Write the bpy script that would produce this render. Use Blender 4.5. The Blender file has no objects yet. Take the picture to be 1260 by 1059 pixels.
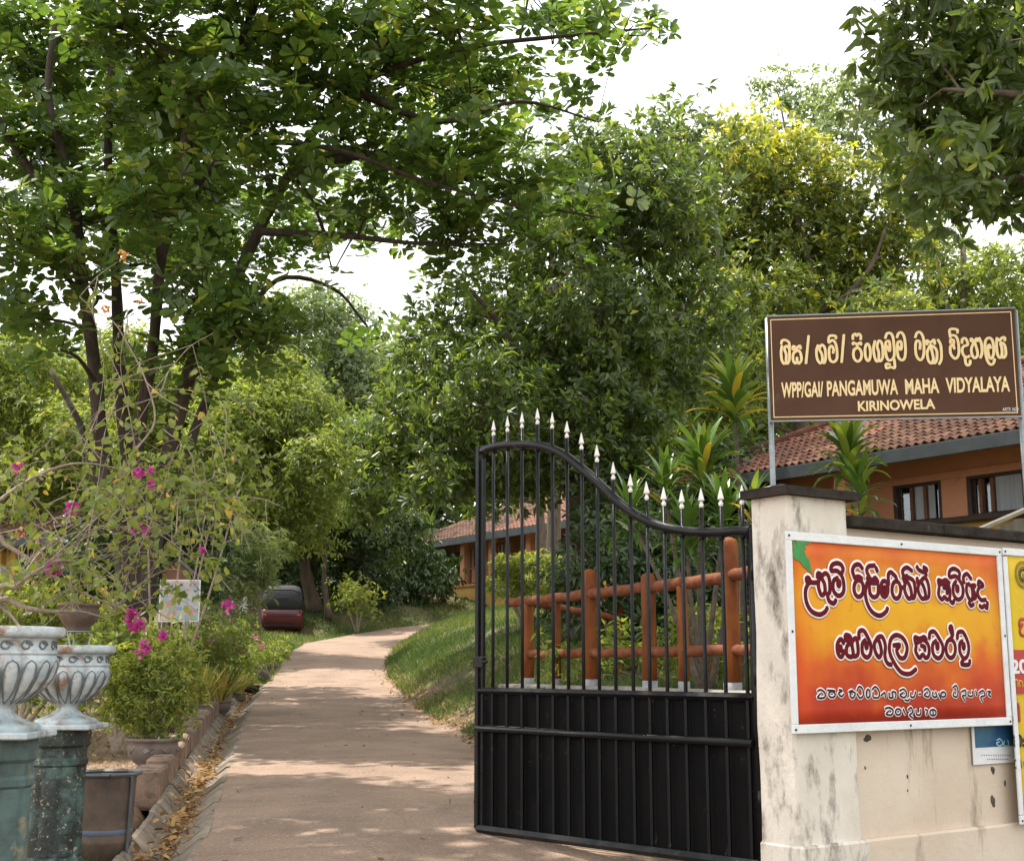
import bpy, math, random
import numpy as np
from mathutils import Vector, Matrix, Euler

rng = np.random.default_rng(7)
random.seed(7)
SC = bpy.context.scene
COL = SC.collection

# ------------------------------------------------------------------ camera
EYE = 1.05
FPX = 1640.0
TILT = math.radians(10.0)
cam_data = bpy.data.cameras.new("camera")
cam_data.sensor_width = 36.0
cam_data.lens = 36.0 * FPX / 1260.0
cam_data.clip_start = 0.1
cam_data.clip_end = 900.0
cam_data.dof.use_dof = False
cam = bpy.data.objects.new("camera", cam_data)
cam.location = (0, 0, EYE)
cam.rotation_euler = (math.radians(90) + TILT, 0, 0)
COL.objects.link(cam)
SC.camera = cam

# ------------------------------------------------------------------ daylight
SUN_EL, SUN_AZ = math.radians(68), math.radians(-58)     # azimuth from +Y, negative = to the left
world = bpy.data.worlds.new("World")
SC.world = world
world.use_nodes = True
wn, wl = world.node_tree.nodes, world.node_tree.links
wn.clear()
w_out = wn.new("ShaderNodeOutputWorld")
w_bg = wn.new("ShaderNodeBackground")
w_sky = wn.new("ShaderNodeTexSky")
w_sky.sky_type = 'NISHITA'
w_sky.sun_disc = False
w_sky.sun_elevation = SUN_EL
w_sky.sun_rotation = SUN_AZ
w_sky.dust_density = 4.0
w_sky.air_density = 1.0
w_sky.ozone_density = 1.0
w_mix = wn.new("ShaderNodeMixRGB")
w_noise = wn.new("ShaderNodeTexNoise")
w_noise.inputs["Scale"].default_value = 2.2
w_noise.inputs["Detail"].default_value = 6
w_ramp = wn.new("ShaderNodeValToRGB")
w_ramp.color_ramp.elements[0].position = 0.3
w_ramp.color_ramp.elements[0].color = (0.82, 0.82, 0.82, 1)
w_ramp.color_ramp.elements[1].position = 0.7
w_ramp.color_ramp.elements[1].color = (0.95, 0.95, 0.95, 1)
w_tc = wn.new("ShaderNodeTexCoord")
wl.new(w_tc.outputs["Generated"], w_noise.inputs["Vector"])
wl.new(w_noise.outputs["Fac"], w_ramp.inputs["Fac"])
wl.new(w_ramp.outputs["Color"], w_mix.inputs["Fac"])
wl.new(w_sky.outputs["Color"], w_mix.inputs["Color1"])
w_mix.inputs["Color2"].default_value = (8.1, 8.2, 8.2, 1)
wl.new(w_mix.outputs["Color"], w_bg.inputs["Color"])
w_bg.inputs["Strength"].default_value = 0.15
wl.new(w_bg.outputs["Background"], w_out.inputs["Surface"])

sun_data = bpy.data.lights.new("sun", 'SUN')
sun_data.energy = 4.2
sun_data.angle = math.radians(0.6)
sun_data.color = (1.0, 0.95, 0.86)
sun = bpy.data.objects.new("sun", sun_data)
sd = Vector((math.sin(SUN_AZ) * math.cos(SUN_EL), math.cos(SUN_AZ) * math.cos(SUN_EL), math.sin(SUN_EL)))
sun.rotation_euler = sd.to_track_quat('Z', 'Y').to_euler()
sun.location = (-20, 30, 40)
COL.objects.link(sun)

SC.view_settings.view_transform = 'Standard'
SC.view_settings.look = 'None'
SC.view_settings.gamma = 1.0
SC.view_settings.exposure = 0.90
SC.cycles.max_bounces = 7
SC.cycles.diffuse_bounces = 3
SC.cycles.glossy_bounces = 2
SC.cycles.transmission_bounces = 4
SC.cycles.transparent_max_bounces = 6
SC.cycles.use_denoising = True
SC.cycles.sample_clamp_indirect = 6.0

# ------------------------------------------------------------------ geometry helpers
ct, st = math.cos(TILT), math.sin(TILT)
def ray(px, py):
    a, b = px - 630.0, 529.5 - py
    return Vector((a, ct * FPX - st * b, st * FPX + ct * b))
def U(px, py, Y):
    """point seen at photo pixel (px, py) that stands Y metres in front of the camera"""
    d = ray(px, py)
    return Vector((0, 0, EYE)) + d * (Y / d.y)
def on_plane(px, py, P0, n):
    d = ray(px, py); o = Vector((0, 0, EYE))
    return o + d * ((Vector(P0) - o).dot(n) / d.dot(n))
def smooth_pts(pts, n=6):
    pts = [Vector(p) for p in pts]
    if len(pts) < 3: return pts
    out = []
    P = [pts[0] * 2 - pts[1]] + pts + [pts[-1] * 2 - pts[-2]]
    for i in range(1, len(P) - 2):
        p0, p1, p2, p3 = P[i - 1], P[i], P[i + 1], P[i + 2]
        for k in range(n):
            t = k / n
            out.append(0.5 * ((2 * p1) + (p2 - p0) * t + (2 * p0 - 5 * p1 + 4 * p2 - p3) * t * t + (3 * p1 - p0 - 3 * p2 + p3) * t ** 3))
    out.append(pts[-1])
    return out

class MB:
    def __init__(s): s.v, s.f, s.sm = [], [], []
    def add(s, vs, fs, smooth=False):
        o = len(s.v); s.v += [tuple(v) for v in vs]; s.f += [tuple(i + o for i in f) for f in fs]; s.sm += [smooth] * len(fs)
        return s
    def box(s, c, size, M=None, bev=0.0, jit=0.0):
        hx, hy, hz = size[0] / 2, size[1] / 2, size[2] / 2
        c = Vector(c)
        if bev <= 0:
            vs = [Vector((x, y, z)) for x in (-hx, hx) for y in (-hy, hy) for z in (-hz, hz)]
            fs = [(0, 1, 3, 2), (4, 6, 7, 5), (0, 4, 5, 1), (2, 3, 7, 6), (0, 2, 6, 4), (1, 5, 7, 3)]
        else:
            b = min(bev, hx * .9, hy * .9, hz * .9)
            vs, idx = [], {}
            for sx in (-1, 1):
                for sy in (-1, 1):
                    for sz in (-1, 1):
                        for k in range(3):
                            d = [b, b, b]; d[k] = 0
                            idx[(sx, sy, sz, k)] = len(vs)
                            vs.append(Vector((sx * (hx - d[0]), sy * (hy - d[1]), sz * (hz - d[2]))))
            fs = []
            for k in range(3):
                a, c2 = (k + 1) % 3, (k + 2) % 3
                for sg in (-1, 1):
                    q = []
                    for (p, r) in ((-1, -1), (1, -1), (1, 1), (-1, 1)):
                        t = [0, 0, 0]; t[k] = sg; t[a] = p; t[c2] = r
                        q.append(idx[(t[0], t[1], t[2], k)])
                    fs.append(q if sg > 0 else q[::-1])
            for k in range(3):            # edges parallel to axis k
                a, c2 = (k + 1) % 3, (k + 2) % 3
                for p in (-1, 1):
                    for r in (-1, 1):
                        def g(sg, kk):
                            t = [0, 0, 0]; t[k] = sg; t[a] = p; t[c2] = r
                            return idx[(t[0], t[1], t[2], kk)]
                        q = [g(-1, a), g(1, a), g(1, c2), g(-1, c2)]
                        fs.append(q if p * r < 0 else q[::-1])
            for sx in (-1, 1):
                for sy in (-1, 1):
                    for sz in (-1, 1):
                        q = [idx[(sx, sy, sz, k)] for k in range(3)]
                        fs.append(q if sx * sy * sz > 0 else q[::-1])
        if jit: vs = [v + Vector((random.uniform(-jit, jit), random.uniform(-jit, jit), random.uniform(-jit, jit))) for v in vs]
        if M is not None: vs = [M @ v for v in vs]
        return s.add([v + c for v in vs], fs)
    def tube(s, pts, r, n=8, caps=True, flat=None, smooth=True, phase=0.0):
        """flat = (normal, factor): squash the section along normal"""
        pts = [Vector(p) for p in pts]
        if not hasattr(r, '__len__'): r = [r] * len(pts)
        if len(r) != len(pts):
            r = list(np.interp(np.linspace(0, 1, len(pts)), np.linspace(0, 1, len(r)), r))
        vs, fs = [], []
        up = None
        for i, p in enumerate(pts):
            t = (pts[min(i + 1, len(pts) - 1)] - pts[max(i - 1, 0)])
            if t.length < 1e-9: t = Vector((0, 0, 1))
            t.normalize()
            if flat is not None:
                nrm = flat[0]; side = t.cross(nrm)
                if side.length < 1e-6: side = t.orthogonal()
                side.normalize(); b = nrm * flat[1]
            else:
                if up is None: up = t.orthogonal().normalized()
                up = (up - t * up.dot(t))
                up = up.normalized() if up.length > 1e-6 else t.orthogonal().normalized()
                side, b = up, t.cross(up)
            for k in range(n):
                a = 2 * math.pi * (k + phase) / n
                vs.append(p + (side * math.cos(a) + b * math.sin(a)) * r[i])
        m = len(pts)
        for i in range(m - 1):
            for k in range(n):
                k2 = (k + 1) % n
                fs.append((i * n + k, i * n + k2, (i + 1) * n + k2, (i + 1) * n + k))
        s.add(vs, fs, smooth)
        if caps:
            o = len(s.v) - len(vs)
            s.f.append(tuple(o + k for k in range(n))[::-1]); s.sm.append(False)
            s.f.append(tuple(o + (m - 1) * n + k for k in range(n))); s.sm.append(False)
        return s
    def lathe(s, prof, n=32, c=(0, 0, 0), fn=None, smooth=True, phase=0.0):
        c = Vector(c); vs, fs = [], []
        for j, (r, z) in enumerate(prof):
            for k in range(n):
                a = 2 * math.pi * (k + phase) / n
                rr = r * (fn(a, z, r) if fn else 1.0)
                vs.append(c + Vector((rr * math.cos(a), rr * math.sin(a), z)))
        for j in range(len(prof) - 1):
            for k in range(n):
                k2 = (k + 1) % n
                fs.append((j * n + k, j * n + k2, (j + 1) * n + k2, (j + 1) * n + k))
        return s.add(vs, fs, smooth)
    def prism(s, poly, d):
        """poly: list of Vectors, extruded by vector d"""
        n = len(poly); d = Vector(d)
        vs = [Vector(p) for p in poly] + [Vector(p) + d for p in poly]
        fs = [tuple(range(n))[::-1], tuple(range(n, 2 * n))] + [(i, (i + 1) % n, (i + 1) % n + n, i + n) for i in range(n)]
        return s.add(vs, fs)
    def shift(s, d):
        d = Vector(d); s.v = [(v[0] + d.x, v[1] + d.y, v[2] + d.z) for v in s.v]; return s
    def mesh(s, name, mat):
        me = bpy.data.meshes.new(name)
        me.from_pydata(s.v, [], s.f)
        me.polygons.foreach_set("use_smooth", s.sm)
        if mat: me.materials.append(mat)
        me.update()
        return me
    def build(s, name, mat, parent=None, loc=None, rot=None):
        return link(name, s.mesh(name, mat), parent, loc, rot)

def link(name, me, parent=None, loc=None, rot=None):
    o = bpy.data.objects.new(name, me)
    COL.objects.link(o)
    if parent is not None: o.parent = parent
    if loc is not None: o.location = loc
    if rot is not None: o.rotation_euler = rot
    return o
def tag(o, label=None, cat=None, group=None, kind=None):
    if label: o["label"] = label
    if cat: o["category"] = cat
    if group: o["group"] = group
    if kind: o["kind"] = kind
    return o
def thing(name, label, cat, loc=(0, 0, 0), rotz=0.0, group=None):
    o = bpy.data.objects.new(name, None)
    o.empty_display_size = 0.2
    COL.objects.link(o)
    o.location = loc; o.rotation_euler = (0, 0, rotz)
    return tag(o, label, cat, group)
def frame_thing(name, label, cat, origin, xdir, group=None):
    """empty whose local x runs along xdir (horizontal) and z is up"""
    return thing(name, label, cat, origin, math.atan2(xdir[1], xdir[0]), group)

# ------------------------------------------------------------------ materials
def new_mat(name):
    m = bpy.data.materials.new(name); m.use_nodes = True
    nt = m.node_tree; nt.nodes.clear()
    out = nt.nodes.new("ShaderNodeOutputMaterial")
    return m, nt, out
def N(nt, kind, **kw):
    n = nt.nodes.new(kind)
    for k, v in kw.items():
        if k in n.inputs: n.inputs[k].default_value = v
        else: setattr(n, k, v)
    return n
def c4(c): return (c[0], c[1], c[2], 1.0)
def noise_fac(nt, scale, detail=5, rough=0.6, lo=0.35, hi=0.65, coord='Object', stretch=None, w=0.0):
    tc = N(nt, "ShaderNodeTexCoord")
    src = tc.outputs[coord]
    if stretch or w:
        mp = N(nt, "ShaderNodeMapping")
        if stretch: mp.inputs["Scale"].default_value = stretch
        mp.inputs["Location"].default_value = (w, w * 1.7, w * .3)
        nt.links.new(src, mp.inputs["Vector"]); src = mp.outputs["Vector"]
    no = N(nt, "ShaderNodeTexNoise", Scale=scale, Detail=detail, Roughness=rough)
    nt.links.new(src, no.inputs["Vector"])
    mr = N(nt, "ShaderNodeMapRange")
    mr.inputs["From Min"].default_value = lo; mr.inputs["From Max"].default_value = hi
    nt.links.new(no.outputs["Fac"], mr.inputs["Value"])
    return mr.outputs["Result"]
def mixc(nt, fac, a, b, blend='MIX'):
    m = N(nt, "ShaderNodeMixRGB"); m.blend_type = blend
    for sock, v in (("Fac", fac), ("Color1", a), ("Color2", b)):
        if isinstance(v, bpy.types.NodeSocket): nt.links.new(v, m.inputs[sock])
        else: m.inputs[sock].default_value = v if sock == "Fac" else c4(v)
    return m.outputs["Color"]
def rand_shade(nt, col, amt=0.25):
    """per-object value variation of a piece (each brick or tile its own tone)"""
    oi = N(nt, "ShaderNodeObjectInfo")
    mr = N(nt, "ShaderNodeMapRange"); mr.inputs["To Min"].default_value = 1 - amt; mr.inputs["To Max"].default_value = 1 + amt
    nt.links.new(oi.outputs["Random"], mr.inputs["Value"])
    hsv = N(nt, "ShaderNodeHueSaturation"); nt.links.new(mr.outputs["Result"], hsv.inputs["Value"]); nt.links.new(col, hsv.inputs["Color"])
    return hsv.outputs["Color"]
def mat(name, col, col2=None, scale=6.0, rough=0.8, bump=0.0, bscale=40.0, metal=0.0, spec=0.4, third=None, tscale=2.0, tlo=0.52, thi=0.7,
        stretch=None, rand=0.0, coord='Object', dist=0.01, lo=0.35, hi=0.65, rvar=0.0, tstretch=None):
    m, nt, out = new_mat(name)
    b = N(nt, "ShaderNodeBsdfPrincipled", Roughness=rough, Metallic=metal)
    b.inputs["Specular IOR Level"].default_value = spec
    nt.links.new(b.outputs[0], out.inputs[0])
    if col2 is None: col2 = tuple(c * 0.75 for c in col)
    f = noise_fac(nt, scale, lo=lo, hi=hi, stretch=stretch, coord=coord)
    c = mixc(nt, f, col, col2)
    if third is not None:
        f2 = noise_fac(nt, tscale, detail=8, rough=0.7, lo=tlo, hi=thi, coord=coord, w=3.1, stretch=tstretch)
        c = mixc(nt, f2, c, third)
    if rand: c = rand_shade(nt, c, rand)
    nt.links.new(c, b.inputs["Base Color"])
    if rvar:
        f3 = noise_fac(nt, scale * 1.7, coord=coord, w=1.0)
        mr = N(nt, "ShaderNodeMapRange"); mr.inputs["To Min"].default_value = rough - rvar; mr.inputs["To Max"].default_value = rough + rvar
        nt.links.new(f3, mr.inputs["Value"]); nt.links.new(mr.outputs["Result"], b.inputs["Roughness"])
    if bump:
        fb = noise_fac(nt, bscale, detail=8, rough=0.65, lo=0.2, hi=0.8, coord=coord, stretch=stretch)
        bp = N(nt, "ShaderNodeBump", Strength=bump, Distance=dist)
        nt.links.new(fb, bp.inputs["Height"]); nt.links.new(bp.outputs["Normal"], b.inputs["Normal"])
    return m
def leaf_mat(name, stops, rough=0.45, trans=0.38, spec=0.45, tgain=2.2):
    m, nt, out = new_mat(name)
    at = N(nt, "ShaderNodeAttribute"); at.attribute_name = "tint"
    rp = N(nt, "ShaderNodeValToRGB")
    el = rp.color_ramp.elements
    while len(el) < len(stops): el.new(0.5)
    for e, (p, c) in zip(el, stops): e.position = p; e.color = c4(c)
    nt.links.new(at.outputs["Fac"], rp.inputs["Fac"])
    b = N(nt, "ShaderNodeBsdfPrincipled", Roughness=rough)
    b.inputs["Specular IOR Level"].default_value = spec
    nt.links.new(rp.outputs["Color"], b.inputs["Base Color"])
    tr = N(nt, "ShaderNodeBsdfTranslucent")
    tcol = mixc(nt, 1.0, rp.outputs["Color"], (tgain * 1.0, tgain * .94, tgain * 0.5), 'MULTIPLY')
    nt.links.new(tcol, tr.inputs["Color"])
    mx = N(nt, "ShaderNodeMixShader"); mx.inputs[0].default_value = trans
    nt.links.new(b.outputs[0], mx.inputs[1]); nt.links.new(tr.outputs[0], mx.inputs[2])
    nt.links.new(mx.outputs[0], out.inputs[0])
    return m

# ------------------------------------------------------------------ fast leaf meshes
T_OVATE = (np.array([(0, 0, 0), (.55, 0, -.05), (1, 0, -.12), (.40, .30, .03), (.74, .56, .0), (.96, .34, -.06), (.40, -.30, .03), (.74, -.56, .0), (.96, -.34, -.06)], float),
           [(0, 1, 3), (1, 4, 3), (1, 2, 5, 4), (0, 6, 1), (1, 6, 7), (1, 7, 8, 2)])
T_LANCE = (np.array([(0, 0, 0), (.5, 0, -.06), (1, 0, -.24), (.22, .42, .03), (.72, .40, -.06), (.22, -.42, .03), (.72, -.40, -.06)], float),
           [(0, 1, 4, 3), (1, 2, 4), (0, 5, 6, 1), (1, 6, 2)])
T_DIAM = (np.array([(0, 0, 0), (.42, .5, .06), (1, 0, -.14), (.42, -.5, .06)], float), [(0, 2, 1), (0, 3, 2)])
T_HEART = (np.array([(0, 0, 0), (.5, 0, -.04), (1, 0, -.15), (.2, .5, .08), (.6, .42, .03), (.2, -.5, .08), (.6, -.42, .03)], float),
           [(0, 1, 3), (1, 4, 3), (1, 2, 4), (0, 5, 1), (1, 5, 6), (1, 6, 2)])
T_BLADE = (np.array([(0, .5, 0), (0, -.5, 0), (.6, -.3, -.05), (.6, .3, -.05), (1, 0, -.25)], float), [(0, 1, 2, 3), (3, 2, 4)])
T_TRI = (np.array([(0, .5, 0), (0, -.5, 0), (1, 0, -.25)], float), [(0, 1, 2)])

def nrm(a): return a / np.maximum(np.linalg.norm(a, axis=1, keepdims=True), 1e-9)
def leaf_mesh_data(name, tpl, P, D, Nn, L, W, tint, material):
    tv, tf = tpl
    n, k = len(P), len(tv)
    D = nrm(D); Nn = Nn - D * np.sum(Nn * D, axis=1, keepdims=True); Nn = nrm(Nn); S = np.cross(Nn, D)
    L = np.broadcast_to(np.asarray(L, float), (n,)); W = np.broadcast_to(np.asarray(W, float), (n,))
    V = (P[:, None, :] + tv[None, :, 0:1] * (D * L[:, None])[:, None, :] + tv[None, :, 1:2] * (S * W[:, None])[:, None, :]
         + tv[None, :, 2:3] * (Nn * L[:, None])[:, None, :])
    V = V.reshape(-1, 3)
    sizes = np.array([len(f) for f in tf]); flat = np.concatenate([np.array(f) for f in tf])
    loops = (np.arange(n)[:, None] * k + flat[None, :]).ravel()
    tot = np.tile(sizes, n); start = np.concatenate([[0], np.cumsum(tot)[:-1]])
    me = bpy.data.meshes.new(name)
    me.vertices.add(len(V)); me.vertices.foreach_set("co", V.astype(np.float32).ravel())
    me.loops.add(len(loops)); me.loops.foreach_set("vertex_index", loops.astype(np.int32))
    me.polygons.add(len(tot)); me.polygons.foreach_set("loop_start", start.astype(np.int32)); me.polygons.foreach_set("loop_total", tot.astype(np.int32))
    me.update(calc_edges=True)
    a = me.attributes.new("tint", 'FLOAT', 'POINT')
    a.data.foreach_set("value", np.repeat(np.broadcast_to(tint, (n,)), k).astype(np.float32))
    if material: me.materials.append(material)
    me.validate()
    return me
def rand_dirs(n, zscale=1.0):
    d = rng.normal(size=(n, 3)); d = nrm(d); d[:, 2] *= zscale
    return nrm(d)
# ================================================================== SETTING: terrain, road, drain
ZR = ([-10, 0, 8.7, 20, 28, 37, 43, 48, 60, 110, 400], [-.9, -.5, 0, .32, .78, 1.5, 2.0, 2.5, 3.2, 4.5, 4.5])
PL = ([-10, 8, 13.4, 20, 25, 35, 48, 60, 110, 400], [.6, .84, .84, 1.5, 2.02, 2.6, 3.2, 3.6, 4.8, 4.8])
def pxx(px, Y): return (px - 630.0) / FPX * Y * 0.985
RL = [(-6, -.6), (0, -.85), (8.7, -1.92), (15.6, -3.12), (20, -3.88), (28, -5.0), (36, -5.9), (39, -6.0), (43, -5.2), (46, -4.1), (49, -2.0), (52, .6), (54, 5)]
RR = [(-6, 3.2), (0, 2.6), (6.4, 1.25), (8.7, .8), (15.6, -.45), (18, -.93), (21.5, -1.57), (27, -2.47), (31, -2.95), (34.5, -3.2), (38, -3.2), (42.5, -2.6), (46, -1.4), (48.5, .8), (50.5, 5)]
def xl(y): return np.interp(y, [p[0] for p in RL], [p[1] for p in RL])
def xr(y): return np.interp(y, [p[0] for p in RR], [p[1] for p in RR])
def zr(y): return np.interp(y, *ZR)
FA, FB = (U(925, 850, 9.5), U(650, 850, 13.4))        # the front line of the log fence
def G(x, y):
    x = np.asarray(x, float); y = np.asarray(y, float)
    z0 = zr(y)
    sr = np.maximum(x - xr(y), 0); sl = np.maximum(xl(y) - x, 0)
    pl = np.interp(y, *PL)
    h = np.maximum(pl - z0, .02)
    zb = z0 + h * (1 - np.exp(-np.power(sr / 1.5, 1.25)))
    # behind the log fence the ground is a level terrace held by a low wall
    d = (x - FA.x) * (FB.y - FA.y) - (y - FA.y) * (FB.x - FA.x)
    d = d / math.hypot(FB.x - FA.x, FB.y - FA.y)
    # in front of the boundary wall the ground stays at road level
    wallfront = (x - 1.38) * .576 - (y - 6.55) * .818 > -.45
    fence_side = (d > 0.02) & (y < 15.0) & (y > 7.2) & (~wallfront)
    z = np.where(sr > 0, zb, z0)
    wf = np.clip((15.0 - y) / 1.6, 0, 1); z = np.where(fence_side, np.maximum(z, .84 * wf + z * (1 - wf)), z)
    z = np.where((~fence_side) & (y < 12.6) & (sr > 0), z0, z)
    z = np.where(wallfront & (x > 0), z0, z)
    sg = np.maximum(sl - 1.1, 0)
    z = z + np.minimum(sg * .07, 1.2) * np.clip((y - 9) / 12, 0, 1)
    z = z - .30 * np.clip(np.minimum(sl - .0, .62 - sl) / .1, 0, 1) * (y < 26.6)
    z = z + np.minimum(sl, 2.5) * .2 * np.clip((y - 43) / 6, 0, 1)
    z = z - .03 * (sl > 0) + .015 * np.sin(x * 3.1 + y * 1.3) * np.clip(sl + sr * .5, 0, 1)
    return z
def g(x, y): return float(G(x, y))

def grid_mesh(name, xs, ys, zf, material, attr=None):
    X, Y = np.meshgrid(xs, ys)
    Z = zf(X, Y)
    V = np.stack([X, Y, Z], -1).reshape(-1, 3)
    nx, ny = len(xs), len(ys)
    i = np.arange(ny - 1)[:, None] * nx + np.arange(nx - 1)[None, :]
    F = np.stack([i, i + 1, i + nx + 1, i + nx], -1).reshape(-1, 4)
    me = bpy.data.meshes.new(name)
    me.from_pydata(V.tolist(), [], F.tolist())
    me.polygons.foreach_set("use_smooth", np.ones(len(F), bool))
    if attr is not None:
        a = me.attributes.new("grassy", 'FLOAT', 'POINT'); a.data.foreach_set("value", attr(X, Y).ravel().astype(np.float32))
    me.materials.append(material); me.update()
    return me

def ground_mat():
    m, nt, out = new_mat("soil")
    b = N(nt, "ShaderNodeBsdfPrincipled", Roughness=.95); b.inputs["Specular IOR Level"].default_value = .15
    soil = mixc(nt, noise_fac(nt, 1.3), (.20, .13, .085), (.33, .215, .15))
    soil = mixc(nt, noise_fac(nt, 22, lo=.45, hi=.7), soil, (.12, .08, .05))
    grs = mixc(nt, noise_fac(nt, 4), (.05, .075, .022), (.13, .105, .05))
    at = N(nt, "ShaderNodeAttribute"); at.attribute_name = "grassy"
    ad = N(nt, "ShaderNodeMath"); ad.operation = 'MULTIPLY_ADD'
    nt.links.new(noise_fac(nt, 5, lo=.3, hi=.7), ad.inputs[0]); ad.inputs[1].default_value = .8; ad.inputs[2].default_value = -.4
    a2 = N(nt, "ShaderNodeMath"); a2.use_clamp = True
    nt.links.new(ad.outputs[0], a2.inputs[0]); nt.links.new(at.outputs["Fac"], a2.inputs[1])
    nt.links.new(mixc(nt, a2.outputs[0], soil, grs), b.inputs["Base Color"])
    bp = N(nt, "ShaderNodeBump", Strength=.7, Distance=.03)
    nt.links.new(noise_fac(nt, 18, detail=9, rough=.7, lo=.2, hi=.8), bp.inputs["Height"]); nt.links.new(bp.outputs[0], b.inputs["Normal"])
    nt.links.new(b.outputs[0], out.inputs[0])
    return m
M_GROUND = ground_mat()
def grassy(X, Y):
    sr = X - xr(Y); sl = xl(Y) - X
    a = np.where(sr > .15, 1.0, 0) * np.clip(sr / .8, .3, 1)
    a = np.maximum(a, np.where((sl > .2) & (Y > 27), .9, 0))
    a = np.maximum(a, np.where((sl > 2.5) & (Y > 16), .8, 0))
    return a
xs = np.concatenate([[-300, -120, -60, -40], np.arange(-30, -8, .8), np.arange(-8, 6, .16), np.arange(6, 30, .9), [40, 60, 120, 300]])
xs = np.unique(np.concatenate([xs, np.arange(-5.8, -.8, .08)]))
ys = np.concatenate([[-60, -20, -10, -5], np.arange(0, 6, .6), np.arange(6, 30, .22), np.arange(30, 62, .5), np.arange(62, 120, 4), [160, 300, 420]])
ground = link("ground", grid_mesh("ground", xs, ys, G, M_GROUND, grassy)); tag(ground, kind="structure", label="brown soil and patchy grass around the driveway")

# road: one sheet of worn pinkish concrete, 5 mm over the soil
M_ROAD = mat("worn_concrete", (.325, .228, .168), (.24, .168, .126), scale=1.1, rough=.9, bump=.7, bscale=34, spec=.15,
             third=(.19, .145, .115), tscale=1.6, tlo=.50, thi=.70, dist=.012)
def weather_road(m):
    nt = m.node_tree; b = [n for n in nt.nodes if n.type == 'BSDF_PRINCIPLED'][0]
    src = b.inputs["Base Color"].links[0].from_socket
    c = mixc(nt, noise_fac(nt, 70, detail=3, lo=.56, hi=.72), src, (.13, .10, .08))
    c = mixc(nt, noise_fac(nt, 45, detail=2, lo=.60, hi=.74, w=4), c, (.46, .36, .29))
    tc = N(nt, "ShaderNodeTexCoord"); no = N(nt, "ShaderNodeTexNoise", Scale=1.6, Detail=6.0)
    nt.links.new(tc.outputs["Object"], no.inputs["Vector"])
    mv = N(nt, "ShaderNodeMixRGB"); mv.inputs[0].default_value = .16; nt.links.new(tc.outputs["Object"], mv.inputs[1]); nt.links.new(no.outputs["Color"], mv.inputs[2])
    vo = N(nt, "ShaderNodeTexVoronoi", Scale=.55); vo.feature = 'DISTANCE_TO_EDGE'; nt.links.new(mv.outputs[0], vo.inputs["Vector"])
    mr = N(nt, "ShaderNodeMapRange"); mr.inputs["From Min"].default_value = .0; mr.inputs["From Max"].default_value = .007; mr.inputs["To Min"].default_value = .22; mr.inputs["To Max"].default_value = 0
    nt.links.new(vo.outputs["Distance"], mr.inputs["Value"])
    c = mixc(nt, mr.outputs[0], c, (.10, .075, .06))
    nt.links.new(c, b.inputs["Base Color"])
weather_road(M_ROAD)
n_r = 90
yy_l = np.interp(np.linspace(0, 1, n_r), np.linspace(0, 1, len(RL)), [p[0] for p in RL])
def edge(tab, u):
    cum = [0]
    for a, b in zip(tab[:-1], tab[1:]): cum.append(cum[-1] + math.hypot(b[0] - a[0], b[1] - a[1]))
    cum = np.array(cum) / cum[-1]
    return np.interp(u, cum, [p[1] for p in tab]), np.interp(u, cum, [p[0] for p in tab])
u = np.linspace(0, 1, 160)
lx, ly = edge(RL, u); rx, ry = edge(RR, u)
rv, rf = [], []
NC = 14
for i in range(len(u)):
    for k in range(NC + 1):
        t = k / NC
        wob = .05 * math.sin(i * 1.7) + .03 * math.sin(i * .61 + 2)
        x = lx[i] * (1 - t) + rx[i] * t; y = ly[i] * (1 - t) + ry[i] * t
        if k == NC: x += wob + .03
        rv.append((x, y, float(zr(y)) + .012 + .012 * math.sin(math.pi * t)))
for i in range(len(u) - 1):
    for k in range(NC):
        a = i * (NC + 1) + k
        rf.append((a, a + 1, a + NC + 2, a + NC + 1))
rm = bpy.data.meshes.new("road"); rm.from_pydata(rv, [], rf); rm.polygons.foreach_set("use_smooth", [True] * len(rf)); rm.materials.append(M_ROAD); rm.update()
tag(link("road", rm), kind="structure", label="pinkish worn concrete driveway curving up to the right")

# drain: shallow V channel of precast pieces along the left edge, with a kerb of blocks beyond it
M_DRAIN = mat("drain_concrete", (.27, .215, .165), (.17, .135, .10), scale=5, rough=.92, bump=.5, bscale=30, third=(.12, .10, .08), tscale=3, rand=.14)
M_BLOCK = mat("laterite_block", (.31, .20, .14), (.20, .135, .10), scale=7, rough=.95, bump=.7, bscale=24, third=(.09, .075, .055), tscale=5, rand=.18, dist=.02)
drain = thing("drain", None, None, (0, 0, 0)); tag(drain, kind="structure", label="shallow concrete drain channel full of dry leaves beside the driveway")
kerb = thing("kerb", None, None, (0, 0, 0)); tag(kerb, kind="structure", label="low kerb of brown blocks on the garden side of the drain")
def drain_frame(y):
    x = float(xl(y)); dx = float(xl(y + .2) - xl(y - .2)) / .4
    t = Vector((dx, 1, 0)).normalized(); return Vector((x, y, float(zr(y)))), t, Vector((-t.y, t.x, 0))   # n points left
y = 5.6; k = 0
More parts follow.
